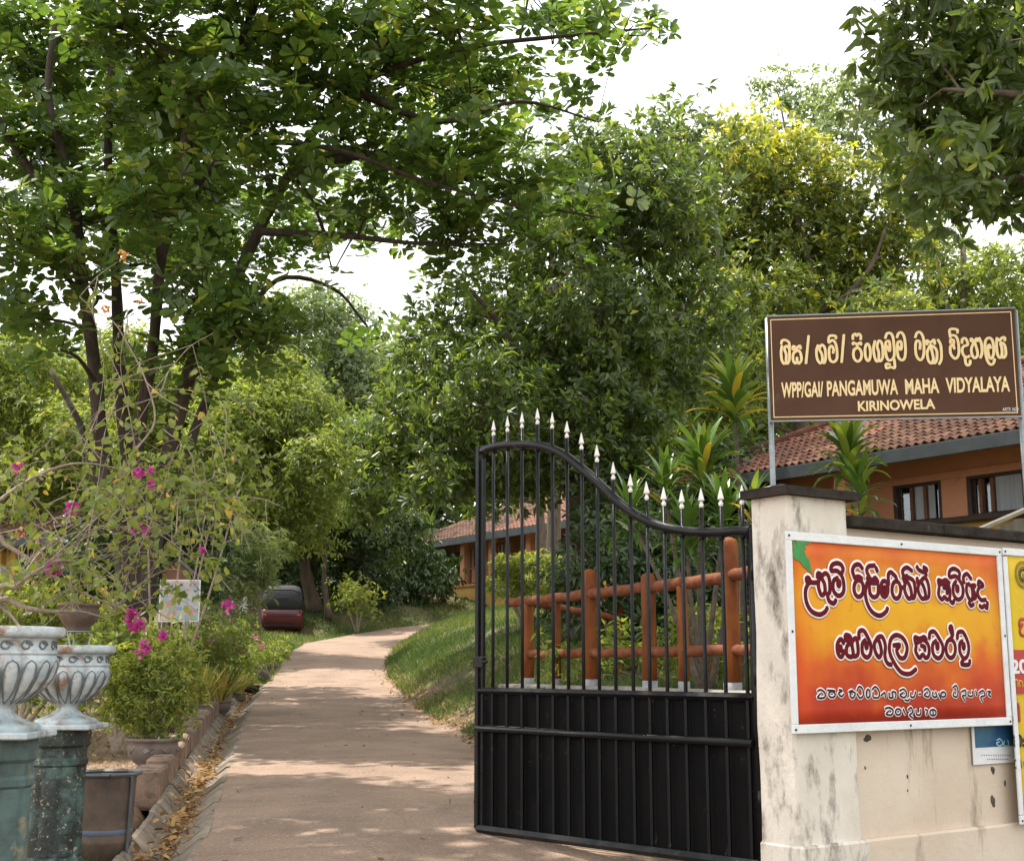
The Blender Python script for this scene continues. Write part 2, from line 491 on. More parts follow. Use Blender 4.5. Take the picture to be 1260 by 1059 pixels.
while y < 26.5:
    ln = .42
    P, t, nl = drain_frame(y + ln / 2)
    mb = MB()
    slope = (float(zr(y + ln)) - float(zr(y))) / ln
    prof = [(-.01, .012), (.03, .008), (.14, -.08), (.25, -.12), (.35, -.08), (.42, .0), (.45, .005), (.45, -.25), (-.01, -.25)]
    a = []
    for sgn in (-1, 1):
        off = sgn * (ln / 2 - .008)
        a.append([P + t * off + nl * (px_ + .006 * math.sin(k * 2.3 + px_ * 9)) + Vector((0, 0, pz + slope * off + .006 * math.sin(k * 1.9))) for px_, pz in prof])
    n_ = len(prof)
    mb.add(a[0] + a[1], [(i, (i + 1) % n_, (i + 1) % n_ + n_, i + n_) for i in range(n_)] + [tuple(range(n_))[::-1], tuple(range(n_, 2 * n_))])
    mb.build("channel_piece", M_DRAIN, drain)
    # kerb block
    if y > 10.4:
        mb = MB()
        hh = .29 + .02 * math.sin(k * 3.7)
        Mr = Matrix.Rotation(math.atan2(t.y, t.x) + random.uniform(-.04, .04), 3, 'Z')
        mb.box((0, 0, 0), (ln * random.uniform(.9, .97), .20, hh), Mr @ Matrix.Rotation(-math.atan(slope), 3, 'Y'), bev=.022, jit=.007)
        c = P + nl * (.55 + random.uniform(-.012, .012)) + Vector((0, 0, hh / 2 - .09 + random.uniform(-.012, .012)))
        mb.build("block", M_BLOCK, kerb, c)
    y += ln; k += 1

# dry leaves in the drain and along the verge: nobody could count them
M_DRY = leaf_mat("dry_leaf", [(0, (.10, .05, .025)), (.5, (.26, .14, .06)), (1, (.46, .30, .13))], rough=.7, trans=.15, spec=.2)
def litter(n, fn, L=(.05, .11)):
    P = np.array([fn() for _ in range(n)]); D = rand_dirs(n, .25); Nn = rand_dirs(n, 1); Nn[:, 2] = np.abs(Nn[:, 2]) + 1.0
    L_ = rng.uniform(L[0], L[1], n)
    return P, D, Nn, L_, L_ * .5, rng.uniform(0, 1, n)
def in_drain():
    y = random.uniform(5.8, 25) if random.random() < .6 else random.uniform(7.2, 14)
    P, t, nl = drain_frame(y); o = random.gauss(.25, .055)
    return (P.x + nl.x * o, P.y, P.z - .095 + abs(o - .25) * .6 + random.uniform(0, .035))
def on_verge():
    y = random.uniform(14, 30); x = float(xr(y)) + random.gauss(.12, .16); return (x, y, g(x, y) + .03)
def in_garden():
    y = random.uniform(6.5, 20); x = float(xl(y)) - random.uniform(.7, 3.2); return (x, y, g(x, y) + .02)
def on_road():
    y = random.uniform(7, 34); x = random.uniform(float(xl(y)), float(xr(y))); return (x, y, float(zr(y)) + .03)
arr = [litter(1150, in_drain, (.035, .08)), litter(600, on_verge, (.04, .09)), litter(900, in_garden, (.04, .1)), litter(150, on_road, (.02, .06))]
P, D, Nn, L_, W_, tn = [np.concatenate([a[i] for a in arr]) for i in range(6)]
tag(link("dry_leaves", leaf_mesh_data("dry_leaves", T_LANCE, P, D, Nn, L_, W_, tn, M_DRY)), kind="stuff", label="brown fallen leaves in the drain and along the driveway edges", cat="leaf litter")

# grass on the bank and the verge
M_GRASS = leaf_mat("grass_blade", [(0, (.035, .07, .014)), (.55, (.075, .125, .026)), (.85, (.14, .18, .045)), (1, (.30, .25, .12))], rough=.5, trans=.35, tgain=2.0)
def grass(name, label, n, ymin, ymax, xf, L=(.05, .13), W=.010, dens=None):
    y = ymin + (ymax - ymin) * rng.uniform(0, 1, n) ** 1.25
    lo, hi = xf(y); x = lo + (hi - lo) * rng.uniform(0, 1, n)
    keep = (np.sin(x * 2.3 + 1.1 * np.sin(y * .9)) + np.sin(y * 1.7 + x) + rng.normal(0, .8, n)) > -.7
    x, y = x[keep], y[keep]; n = len(x)
    P = np.stack([x, y, G(x, y) - .005], -1)
    D = rand_dirs(n, 1); D[:, 2] = np.abs(D[:, 2]) * .5 + rng.uniform(.3, 1.3, n)
    sc = np.clip(y / 16, .8, 2.2)
    L_ = rng.uniform(L[0], L[1], n) * np.sqrt(sc)
    tint = np.clip(rng.normal(.45, .24, n) + .22 * np.sin(x * 1.3 + y * .7), 0, 1)
    tag(link(name, leaf_mesh_data(name, T_TRI, P, D, rand_dirs(n), L_, W * sc, tint, M_GRASS)), kind="stuff", label=label, cat="grass")
grass("bank_grass", "short green grass covering the sloping bank right of the driveway", 220000, 11.6, 44, lambda y: (xr(y) + .05, np.minimum(xr(y) + 7.5, .22 * y + 1.0)))
grass("verge_grass", "bright grass on the left verge and the far bend of the driveway", 60000, 27, 58, lambda y: (np.maximum(xl(y) - 5, -.36 * y), xl(y) + .05), W=.012)
grass("garden_grass", "sparse grass tufts between pots in the left garden", 16000, 6.2, 27, lambda y: (xl(y) - 4.5, xl(y) - .75), L=(.04, .12), W=.007)
grass("drain_edge_grass", "tufts of grass below the pot stand beside the drain", 1600, 7.3, 8.9, lambda y: (xl(y) - 1.1, xl(y) - .55), L=(.05, .14), W=.006)
# ================================================================== TREES
M_BARK_D = mat("bark_dark", (.075, .058, .042), (.035, .027, .02), scale=9, rough=.95, bump=.8, bscale=22, stretch=(1, 1, .25), third=(.13, .12, .09), tscale=4, tlo=.58, thi=.72, dist=.02)
M_BARK_G = mat("bark_grey", (.15, .115, .085), (.08, .06, .045), scale=8, rough=.95, bump=.7, bscale=20, stretch=(1, 1, .3), dist=.02)
M_TWIG = mat("twig_bark", (.34, .27, .21), (.20, .155, .12), scale=30, rough=.9)
LM = {
 'almond': leaf_mat("almond_leaf", [(0, (.04, .08, .018)), (.5, (.075, .135, .028)), (.85, (.13, .20, .04)), (1, (.26, .29, .06))], rough=.34, trans=.40, tgain=2.2),
 'mango': leaf_mat("mango_leaf", [(0, (.045, .074, .02)), (.5, (.082, .128, .031)), (.8, (.13, .17, .036)), (1, (.27, .29, .05))], rough=.34, trans=.42, tgain=2.7, spec=.6),
 'mangoy': leaf_mat("flush_leaf", [(0, (.05, .085, .02)), (.4, (.10, .14, .03)), (.7, (.20, .24, .04)), (1, (.46, .44, .06))], rough=.42, trans=.42, tgain=2.0),
 'bright': leaf_mat("bright_leaf", [(0, (.07, .11, .022)), (.5, (.15, .20, .042)), (1, (.32, .34, .08))], rough=.5, trans=.48, tgain=2.0),
 'pale': leaf_mat("pale_leaf", [(0, (.09, .14, .065)), (.5, (.17, .23, .11)), (1, (.30, .35, .17))], rough=.5, trans=.45, tgain=1.8),
 'dark': leaf_mat("dark_leaf", [(0, (.022, .045, .015)), (.6, (.05, .088, .028)), (1, (.10, .145, .045))], rough=.4, trans=.22, tgain=1.8),
 'boug': leaf_mat("bougainvillea_leaf", [(0, (.08, .13, .03)), (.55, (.17, .22, .05)), (.9, (.28, .30, .07)), (1, (.46, .32, .08))], rough=.45, trans=.42, tgain=2.0),
}
def B(px, py, Y, rx, ry, cov=3.0, dep=None, flush=0.0):
    c = U(px, py, Y); s = Y / FPX
    return dict(c=np.array(c), r=np.array([rx * s, (dep if dep else (rx + ry) * .5 * s), ry * s]), cov=cov, flush=flush, area=math.pi * rx * ry, Y=Y)
def foliage(blobs, k, L, W, droop=.2, tilt=(50, 95), chain=4, up=.35, tint=(.42, .2), flat=1.0, whorl=False):
    out = []; tips = []
    for b in blobs:
        la = L * W * .42 * (FPX / b['Y']) ** 2
        nleaf = COVX * b["cov"] * b['area'] / la
        nros = max(3, int(nleaf / k)); ntw = max(2, nros // chain)
        u = rand_dirs(ntw); u[:, 2] = u[:, 2] * flat
        rr = rng.uniform(.25, .72, ntw) ** .8
        st_ = b['c'] + b['r'] * u * rr[:, None]
        dirn = nrm(u * b['r'] + rng.normal(0, .35, (ntw, 3)) * b['r'].mean() + np.array([0, 0, up * b['r'].mean()]))
        ln = b['r'].mean() * rng.uniform(.25, .55, ntw)
        tips.append((st_, st_ + dirn * ln[:, None], np.full(ntw, 0)))
        C = []
        A = []
        for j in range(chain):
            t = (j + 1) / chain
            c_ = st_ + dirn * (ln * t)[:, None] + rng.normal(0, 1, (ntw, 3)) * (L * .9)
            C.append(c_); A.append(nrm(dirn + rng.normal(0, .4, (ntw, 3)) + np.array([0, 0, up])))
        C = np.concatenate(C); A = np.concatenate(A); n = len(C)
        rt = rng.normal(0, tint[1] * .6, n) + tint[0]
        # new leaves grow at the outer top of the crown
        rel = (C - b['c']) / b['r']
        rt = rt + b['flush'] * np.clip(rel[:, 2] * .8 + .4, 0, 1) * rng.uniform(.3, 1, n)
        C = np.repeat(C, k, 0); A = np.repeat(A, k, 0); rt = np.repeat(rt, k)
        m = len(C)
        if whorl:
            A0 = nrm(A[::k] * .35 + rng.normal(0, .5, (m // k, 3)) + np.array([0, -.15, .8]))
            e1 = nrm(np.cross(A0, np.array([[.31, .95, .1]]))); e2 = np.cross(A0, e1)
            ph = (np.arange(k)[None, :] * 2 * math.pi / k + rng.uniform(0, 6.28, (m // k, 1)) + rng.normal(0, .13, (m // k, k))).reshape(-1, 1)
            A = np.repeat(A0, k, 0); Ux = np.cos(ph) * np.repeat(e1, k, 0) + np.sin(ph) * np.repeat(e2, k, 0)
        else:
            Ux = nrm(np.cross(A, rand_dirs(m)))
        th = np.radians(rng.uniform(tilt[0], tilt[1], m))[:, None]
        D = A * np.cos(th) + Ux * np.sin(th); D[:, 2] -= droop
        D = nrm(D)
        Nn = nrm(A + rng.normal(0, .15 if whorl else .35, (m, 3)))
        C = C + D * (L * .15)
        out.append((C, D, Nn, L * rng.uniform(.65, 1.15, m), W * rng.uniform(.75, 1.1, m), np.clip(rt + rng.normal(0, tint[1] * .6, m), 0, 1)))
    return [np.concatenate([o[i] for o in out]) for i in range(6)], tips
def visible_px(P):
    d = P - np.array([0, 0, EYE]); zc = d[:, 1] * ct + d[:, 2] * st; yc = -d[:, 1] * st + d[:, 2] * ct
    return 630 + FPX * d[:, 0] / zc, 529.5 - FPX * yc / zc, zc
def tree(name, label, base, limbs, blobs, leaf, k, L, W, tpl=T_DIAM, bark=None, group=None, cat="tree", twigs=.3, single=0, branches=True, **kw):
    base = Vector(base)
    root = thing(name, label, cat, base, 0, group)
    bark = bark or M_BARK_G
    mb = MB(); nodes = []
    for pts, r0, r1 in limbs:
        sp = smooth_pts(pts, 5)
        rad = np.interp(np.linspace(0, 1, len(sp)), [0, .15, 1], [r0 * 1.12, r0, r1])
        rad = [r * (1 + .07 * math.sin(i * 1.9)) for i, r in enumerate(rad)]
        mb.tube(sp, rad, n=10 if r0 > .05 else 6)
        nodes += [(p, r) for p, r in zip(sp, rad)][len(sp) // 4:]
    arr, tips = foliage(blobs, k, L, W, **kw)
    if nodes and branches:
        NP = np.array([p[0] for p in nodes])
        for b in blobs:
            if b.get('nb'): continue
            c = Vector(b['c']); dd = np.linalg.norm(NP - b['c'], axis=1) + .6 * np.maximum(NP[:, 2] - b['c'][2] + .2, 0)
            i = int(np.argmin(dd)); p0, r0 = nodes[i]
            if (c - p0).length > .3:
                mid = p0.lerp(c, .5) + Vector((random.uniform(-.1, .1), random.uniform(-.1, .1), random.uniform(.0, .15))) * (c - p0).length
                rb = min(r0 * .6, .012 + .02 * (c - p0).length)
                mb.tube(smooth_pts([p0, mid, c], 4), [rb, max(rb * .35, .006)], n=6, caps=False)
    mb.shift(-base); tr = mb.build("trunk", bark, root)
    if twigs:
        tb = MB()
        for b, (s0, e0, _) in zip(blobs, tips):
            for i in range(len(s0)):
                if not b.get('nb') and random.random() < twigs:
                    c = Vector(b['c']).lerp(Vector(s0[i]), .35) if branches else Vector(s0[i])
                    q = Vector(s0[i]); e = Vector(e0[i])
                    tb.tube([c, q + Vector((0, 0, .02)), e], [L * .07, L * .045, L * .025], n=3, caps=False)
        tb.shift(-base)
        if tb.v: o = tb.build("twigs", bark, root); o["kind"] = "stuff"
    P, D, Nn, L_, W_, tn = arr
    P = P - np.array(base)
    if single:
        X, Yp, zc = visible_px(P + np.array(base))
        ok = (X > 5) & (X < 1255) & (Yp > 3) & (Yp < 700)
        score = np.where(ok, zc - L_ * 8, 1e9)
        idx = np.argsort(score)[:single]
        keep = np.ones(len(P), bool); keep[idx] = False
        S = np.cross(nrm(Nn - D * np.sum(Nn * D, axis=1, keepdims=True)), D)
        protos = [leaf_mesh_data("leaf", tpl, np.zeros((1, 3)), np.array([[1., 0, 0]]), np.array([[0, 0, 1.]]), 1.0, 1.0, t, LM[leaf]) for t in (.15, .35, .55, .75, .95)]
        for i in idx:
            n_ = Nn[i] - D[i] * np.dot(Nn[i], D[i]); n_ /= np.linalg.norm(n_); s_ = np.cross(n_, D[i])
            M = Matrix(((D[i][0] * L_[i], s_[0] * W_[i], n_[0] * L_[i], P[i][0]), (D[i][1] * L_[i], s_[1] * W_[i], n_[1] * L_[i], P[i][1]),
                        (D[i][2] * L_[i], s_[2] * W_[i], n_[2] * L_[i], P[i][2]), (0, 0, 0, 1)))
            o = link("leaf", protos[min(4, int(tn[i] * 5))], root); o.matrix_local = M
        P, D, Nn, L_, W_, tn = [a[keep] for a in (P, D, Nn, L_, W_, tn)]
    o = link("crown", leaf_mesh_data("crown", tpl, P, D, Nn, L_, W_, tn, LM[leaf]), root); o["kind"] = "stuff"
    return root
def LP(Y, pts, Y2=None):
    n = len(pts)
    return [U(p[0], p[1], (Y if Y2 is None else Y + (Y2 - Y) * i / (n - 1))) for i, p in enumerate(pts)]

# --- the big many-stemmed tree on the left
COVX = 2.1
Y0 = 18.0
gz = g(pxx(170, Y0), Y0)
base = Vector((U(170, 700, Y0).x, Y0, gz))
def st_(pts, Y2, r0, r1): 
    L_ = [base + Vector((random.uniform(-.12, .12), random.uniform(-.1, .1), -.1))] + LP(Y0, pts, Y2)
    return (L_, r0, r1)
limbs = [
 st_([(150, 660), (126, 560), (116, 450), (98, 340), (60, 250), (5, 160), (-60, 60)], 16.5, .12, .035),
 st_([(165, 650), (152, 520), (146, 420), (142, 330), (133, 200), (137, 90), (140, -60)], 17.5, .10, .04),
 st_([(172, 650), (170, 540), (188, 430), (200, 310), (226, 250), (268, 200), (330, 176), (420, 186), (520, 222), (640, 255)], 16.0, .09, .015),
 st_([(190, 640), (208, 560), (236, 450), (275, 375), (318, 285), (362, 205), (430, 110), (560, 62), (690, 45), (800, 35)], 17.0, .12, .015),
 st_([(195, 650), (228, 560), (255, 490), (285, 420), (340, 345), (410, 355), (452, 402)], 19.5, .09, .015),
 st_([(150, 650), (118, 590), (100, 525), (62, 455)], 18.5, .09, .03),
 (LP(16.9, [(228, 245), (235, 150), (290, 60), (330, -30)]), .09, .03),
 (LP(16.9, [(98, 340), (90, 240), (60, 120), (70, 10)]), .08, .03),
 (LP(17.2, [(362, 205), (470, 190), (560, 215), (650, 250), (740, 268)]), .06, .012),
 (LP(17.1, [(430, 110), (540, 150), (640, 125), (735, 150)]), .05, .010),
 (LP(17.2, [(320, 285), (420, 290), (520, 300), (620, 300)]), .05, .012),
]
bl = []
for (x, y_, rx_, ry_, cv) in [
 (50, 60, 100, 70, 2.6), (170, 40, 110, 60, 2.6), (300, 40, 110, 62, 2.6), (430, 40, 110, 52, 2.6), (560, 30, 105, 38, 2.4), (675, 20, 85, 26, 2.2), (765, 42, 60, 17, 2.0), (800, 50, 34, 10, 2.0),
 (680, 60, 60, 16, 1.8),
 (40, 185, 85, 60, 2.6), (200, 150, 90, 55, 2.7), (290, 140, 95, 52, 2.7), (400, 115, 90, 50, 2.7), (510, 100, 85, 42, 2.6), (600, 105, 70, 30, 2.3), (690, 135, 46, 13, 1.8), (730, 150, 26, 8, 1.8),
 (25, 300, 60, 42, 2.5), (95, 270, 60, 45, 2.3), (25, 390, 40, 45, 2.6), (180, 260, 60, 55, 2.4), (240, 230, 70, 45, 2.6), (340, 215, 75, 36, 2.5), (455, 190, 80, 36, 2.7), (560, 190, 75, 36, 2.7),
 (640, 228, 75, 28, 2.7), (715, 262, 48, 24, 2.5), (752, 272, 20, 9, 2.0), (455, 268, 80, 24, 2.6), (560, 285, 80, 38, 2.7), (650, 290, 50, 22, 2.4), (545, 335, 45, 20, 2.2),
 (410, 335, 34, 14, 1.8), (255, 380, 55, 50, 3.2), (310, 415, 50, 42, 3.2), (235, 440, 45, 35, 3.0), (335, 395, 30, 25, 2.6), (200, 330, 35, 30, 2.0), (75, 430, 30, 18, 1.8), (110, 350, 45, 35, 2.2),
 (450, 398, 20, 12, 1.6), (395, 400, 18, 16, 1.4)]:
    bl.append(B(x, y_, random.uniform(15.6, 18.6), rx_ * .95, ry_ * .92, cov=cv * 1.05, dep=1.0, flush=.22))
# the crown goes on above and beyond the frame
for (x, y_, rx_, ry_) in [(-80, 100, 100, 110), (-60, 280, 90, 90), (60, -90, 130, 80), (260, -90, 130, 80), (460, -80, 130, 70), (640, -70, 110, 50), (160, -220, 160, 80), (400, -210, 160, 70)]:
    bl.append(B(x, y_, random.uniform(15.5, 19), rx_, ry_, cov=.9, dep=1.6))
# out of the frame: branchless leaf clumps added to the crown to shade the driveway
for i in range(26):
    wx, wy, wz = random.uniform(-7, 2.5), random.uniform(6, 13.5), random.uniform(8.2, 10.5)
    wz = max(wz, EYE + .62 * wy + .6)
    bl.append(dict(c=np.array([wx, wy, wz]), r=np.array([1.3, 1.2, .6]), cov=.9, flush=0, area=math.pi * 1.5 * 1.2 * (FPX / 10) ** 2, Y=10, nb=1))
for i in range(12):  # more clumps hidden behind the crown, added to shade the road farther up
    wx, wy, wz = random.uniform(-7.5, 0), random.uniform(20, 27), random.uniform(8.5, 11)
    bl.append(dict(c=np.array([wx, wy, wz]), r=np.array([1.6, 1.4, .8]), cov=1.2, flush=0, area=math.pi * 1.6 * .8 * (FPX / 23) ** 2, Y=23, nb=1))
tree("almond_tree", "tall dark-limbed tree with many stems and paddle leaves at the left of the driveway", base, limbs, bl, 'almond', 8, .192, .108,
     tpl=T_OVATE, bark=M_BARK_D, single=295, twigs=.6, droop=.05, tilt=(58, 86), chain=2, up=.8, tint=(.45, .27), whorl=True)

# --- mango tree in the middle (behind the gate)
Y1 = 21.5
base = Vector((U(712, 720, Y1).x, Y1, g(U(712, 720, Y1).x, Y1)))
limbs = [([base - Vector((0, 0, .2))] + LP(Y1, [(714, 660), (710, 590), (705, 520), (715, 450), (745, 370), (770, 290), (760, 200)]), .20, .03),
         (LP(Y1, [(708, 560), (670, 500), (640, 440), (600, 380), (560, 340)], 20.5), .09, .02),
         (LP(Y1, [(706, 600), (650, 560), (590, 540), (530, 520)], 20), .08, .02),
         (LP(Y1, [(712, 500), (760, 440), (830, 390), (880, 340)], 22), .09, .02),
         (LP(Y1, [(735, 690), (736, 600), (745, 520), (770, 460)], 22.5), .11, .04),
         (LP(Y1, [(690, 600), (672, 540), (668, 470), (690, 400)], 22.5), .07, .03)]
bl = [B(x, y_, random.uniform(19.5, 23), rx_, ry_, cov=cv, dep=1.3, flush=fl) for (x, y_, rx_, ry_, cv, fl) in [
 (520, 455, 42, 55, 2.2, .1), (492, 578, 46, 36, 3, .1), (500, 520, 45, 40, 2.6, .1), (555, 395, 48, 42, 2.2, .05), (600, 500, 70, 75, 3, .1), (560, 560, 60, 55, 3, .1), (620, 350, 60, 48, 2.4, .05), (655, 430, 75, 65, 3, .05),
 (690, 560, 70, 50, 2.6, .1), (640, 590, 60, 26, 3, .1), (700, 300, 70, 60, 2.8, 0), (770, 215, 75, 55, 3, .05), (725, 205, 45, 35, 2.4, .05), (825, 195, 50, 42, 2.8, .1), (800, 150, 22, 18, 1.8, .1), (850, 165, 20, 18, 1.8, .1), (790, 300, 85, 70, 3.2, 0),
 (830, 250, 60, 50, 2.8, .05), (740, 400, 90, 75, 3.2, 0), (800, 470, 80, 65, 3, 0), (740, 510, 80, 50, 2.8, 0), (585, 600, 60, 22, 2.6, .1), (770, 570, 65, 40, 2.6, .05), (860, 400, 60, 60, 2.6, .05), (535, 598, 42, 26, 2.6, .1)]]
tree("mango_tree", "large dark green mango tree rising behind the iron gate", base, limbs, bl, 'mango', 8, .185, .070, tpl=T_DIAM, bark=M_BARK_G, twigs=.35,
     droop=.3, tilt=(35, 85), chain=3, up=.25, tint=(.38, .26))

# --- the tree with yellow new leaves right of it
Y2_ = 27.0
base = Vector((U(985, 700, Y2_).x, Y2_, g(U(985, 700, Y2_).x, Y2_)))
limbs = [([base] + LP(Y2_, [(985, 560), (985, 470), (1000, 390), (990, 300), (960, 220)]), .2, .03),
         (LP(Y2_, [(985, 450), (1030, 380), (1070, 330), (1090, 280)], 26), .09, .02),
         (LP(Y2_, [(985, 480), (930, 410), (890, 350), (880, 260)], 26), .1, .02),
         (LP(Y2_, [(1000, 390), (1050, 360), (1100, 350)], 25), .06, .02)]
bl = [B(x, y_, random.uniform(24.5, 28), rx_, ry_, cov=cv, dep=1.5, flush=fl) for (x, y_, rx_, ry_, cv, fl) in [
 (895, 185, 50, 30, 2.8, .8), (945, 195, 55, 35, 2.8, .75), (900, 240, 75, 45, 3, .35), (980, 225, 55, 35, 2.8, .6), (1040, 235, 55, 42, 2.8, .4), (1095, 270, 45, 48, 2.6, .3), (1120, 330, 40, 28, 2.6, .35),
 (880, 320, 75, 60, 3, .1), (960, 300, 80, 60, 3, .2), (1040, 320, 70, 55, 3, .2), (930, 390, 80, 60, 3, .1), (1020, 400, 80, 55, 3, .1), (1090, 400, 55, 45, 2.6, .1), (900, 460, 80, 50, 2.8, .05), (980, 480, 80, 50, 2.6, .05), (850, 510, 70, 50, 2.6, .05)]]
tree("mango_tree", "leafy tree with a yellow-green flush on its top left, above the brown school signboard", base, limbs, bl, 'mangoy', 8, .20, .078, bark=M_BARK_G, twigs=.3,
     droop=.3, tilt=(35, 85), chain=3, up=.3, tint=(.43, .26))

# --- near tree whose branches hang in at the top right
base = Vector((8.2, 9.2, g(8.2, 9.2)))
limbs = [([base, base + Vector((-.1, 0, 2.2)), U(1500, 200, 9.4), U(1400, 60, 9.3), U(1290, -20, 9.2), U(1180, -60, 9.1)], .17, .03),
         ([U(1480, 200, 9.4), U(1370, 150, 9.3), U(1270, 120, 9.2), U(1160, 110, 9.1)], .07, .012),
         ([U(1490, 260, 9.4), U(1390, 230, 9.5), U(1300, 215, 9.4), U(1230, 220, 9.3)], .05, .012)]
bl = [B(x, y_, random.uniform(8.6, 10.2), rx_ * 1.06, ry_ * 1.06, cov=cv * 1.25, dep=.55, flush=.1) for (x, y_, rx_, ry_, cv) in [
 (1085, 8, 38, 16, 2.4), (1140, 28, 60, 36, 3), (1220, 40, 60, 50, 3.2), (1110, 80, 38, 32, 2.6), (1165, 110, 60, 45, 3.2), (1235, 120, 55, 50, 3.2), (1105, 145, 30, 24, 2.4), (1150, 185, 45, 32, 2.8),
 (1215, 195, 55, 40, 3), (1175, 225, 34, 20, 2.2), (1235, 245, 40, 26, 2.4), (1255, 170, 45, 45, 2.8), (1205, 252, 22, 18, 1.8)]]
for (x, y_, rx_, ry_) in [(1330, 40, 80, 90), (1340, 190, 70, 80), (1200, -70, 110, 50), (1380, -80, 100, 70), (1060, -45, 40, 22)]:
    bl.append(B(x, y_, random.uniform(8.6, 10.4), rx_, ry_, cov=1.6, dep=.7))
tree("mango_tree", "close mango branches hanging into the top right corner above the signboard", base, limbs, bl, 'mango', 7, .145, .052, tpl=T_LANCE, single=295, twigs=.6,
     droop=.6, tilt=(30, 85), chain=3, up=.0, tint=(.48, .22))

# --- trees further back, each with its own crown
def back_tree(name, label, px, Y, trunk_top, blobs, leaf, L, W, k=6, r=.2, group="trees behind the garden", pbase=760, cov=2.4, flush=.15, droop=.3, **kw):
    b0 = U(px, pbase, Y); base = Vector((b0.x, Y, g(b0.x, Y)))
    tp = U(px + random.uniform(-12, 12), trunk_top, Y)
    mid = base.lerp(tp, .5) + Vector((random.uniform(-.3, .3), 0, 0))
    lim = [([base, mid, tp], r, r * .35)]
    for b in blobs[:5]:
        c = U(b[0], b[1], Y); lim.append(([mid.lerp(tp, .4), mid.lerp(c, .6) + Vector((0, 0, .3)), c], r * .4, r * .1))
    bb = [B(b[0], b[1], Y + random.uniform(-1, 1) * Y * .04, b[2], b[3], cov=cov, flush=flush) for b in blobs]
    return tree(name, label, base, lim, bb, leaf, k, L, W, group=group, twigs=.15, droop=droop, **kw)
back_tree("tree", "thin pale tree standing above the yellow-topped crown in front of the sky", 1030, 40, 150,
          [(955, 105, 28, 22), (1000, 125, 42, 30), (1060, 110, 40, 28), (1090, 150, 40, 36), (1030, 170, 60, 34), (960, 160, 40, 26), (1110, 210, 40, 40)], 'pale', .26, .10, cov=1.7)
back_tree("tree", "sparse tree top showing between the paddle-leaf branches and the dark mango", 680, 36, 220,
          [(628, 165, 16, 22), (645, 200, 26, 26), (700, 195, 40, 28), (660, 245, 45, 34), (745, 180, 30, 22), (700, 260, 50, 40)], 'pale', .22, .085, cov=1.6)
back_tree("tree", "light green tree behind the right end of the signboard", 1190, 34, 300,
          [(1150, 300, 42, 32), (1190, 350, 55, 38), (1240, 330, 40, 30), (1150, 390, 50, 40), (1230, 400, 60, 36), (1290, 360, 50, 50), (1180, 440, 80, 40), (1120, 460, 60, 40)], 'bright', .22, .08, cov=2.2)
back_tree("tree", "far grey-green tree in the notch of sky left of the mango", 470, 64, 470,
          [(480, 440, 26, 22), (500, 470, 40, 30), (450, 450, 34, 30), (520, 500, 40, 40), (540, 460, 26, 22), (480, 520, 60, 50)], 'pale', .34, .14, cov=2.2)
back_tree("tree", "tall bright tree in the left background below the paddle-leaf branches", 370, 58, 420,
          [(370, 385, 45, 30), (420, 400, 42, 34), (340, 430, 45, 40), (395, 450, 60, 45), (440, 470, 40, 40), (350, 500, 60, 50), (430, 530, 60, 50), (400, 375, 26, 18)], 'pale', .32, .14, cov=2.4)
back_tree("tree", "yellow-green bushy tree left of the dark shade over the driveway bend", 310, 33, 560,
          [(330, 470, 55, 42), (300, 520, 65, 50), (370, 520, 55, 50), (390, 580, 50, 45), (330, 580, 70, 50), (260, 570, 60, 50), (300, 630, 60, 40), (370, 640, 50, 40), (240, 630, 50, 40)], 'bright', .19, .055, cov=2.8, droop=.5)
back_tree("tree", "dark green tree between the yellow-green tree and the red-roofed school block", 668, 40, 560,
          [(450, 550, 50, 38), (490, 570, 50, 45), (460, 610, 50, 40), (500, 520, 50, 34), (440, 590, 35, 40), (520, 560, 40, 60)], 'mango', .22, .07, cov=2.8)
back_tree("tree", "bright tree at the far left behind the tangled bougainvillea", 40, 30, 520,
          [(20, 440, 50, 34), (70, 470, 50, 40), (20, 520, 70, 45), (90, 540, 60, 45), (40, 590, 80, 45), (120, 600, 60, 45), (-40, 480, 60, 60), (60, 650, 60, 30)], 'bright', .17, .06, cov=2.6, flush=.3)
back_tree("tree", "sunlit bushy tree between the dark stems of the paddle-leaf tree", 210, 36, 500,
          [(150, 440, 50, 40), (200, 490, 60, 50), (170, 560, 70, 50), (250, 480, 50, 45), (240, 540, 60, 40), (140, 500, 50, 50), (210, 620, 70, 40)], 'bright', .2, .07, cov=2.4, flush=.25)
back_tree("tree", "dark spreading tree shading the parked three-wheeler", 388, 47, 640,
          [(350, 650, 55, 40), (410, 640, 60, 40), (320, 690, 45, 40), (450, 690, 34, 38), (380, 670, 60, 30), (290, 660, 50, 50), (480, 650, 40, 40)], 'dark', .26, .1, cov=2.8, flush=0, r=.26, pbase=775)
back_tree("tree", "slim forked tree beside the parked three-wheeler", 405, 46, 655,
          [(400, 610, 45, 26), (430, 625, 30, 22), (370, 625, 34, 22)], 'mango', .24, .09, cov=2.2, r=.12, pbase=775)
back_tree("tree", "light feathery tree over the driveway bend left of the school block", 450, 50, 640,
          [(445, 630, 34, 32), (470, 655, 34, 30), (435, 670, 28, 26), (470, 610, 34, 26), (490, 640, 26, 26), (460, 690, 30, 22)], 'bright', .26, .08, cov=2.4, flush=.2, droop=.5)
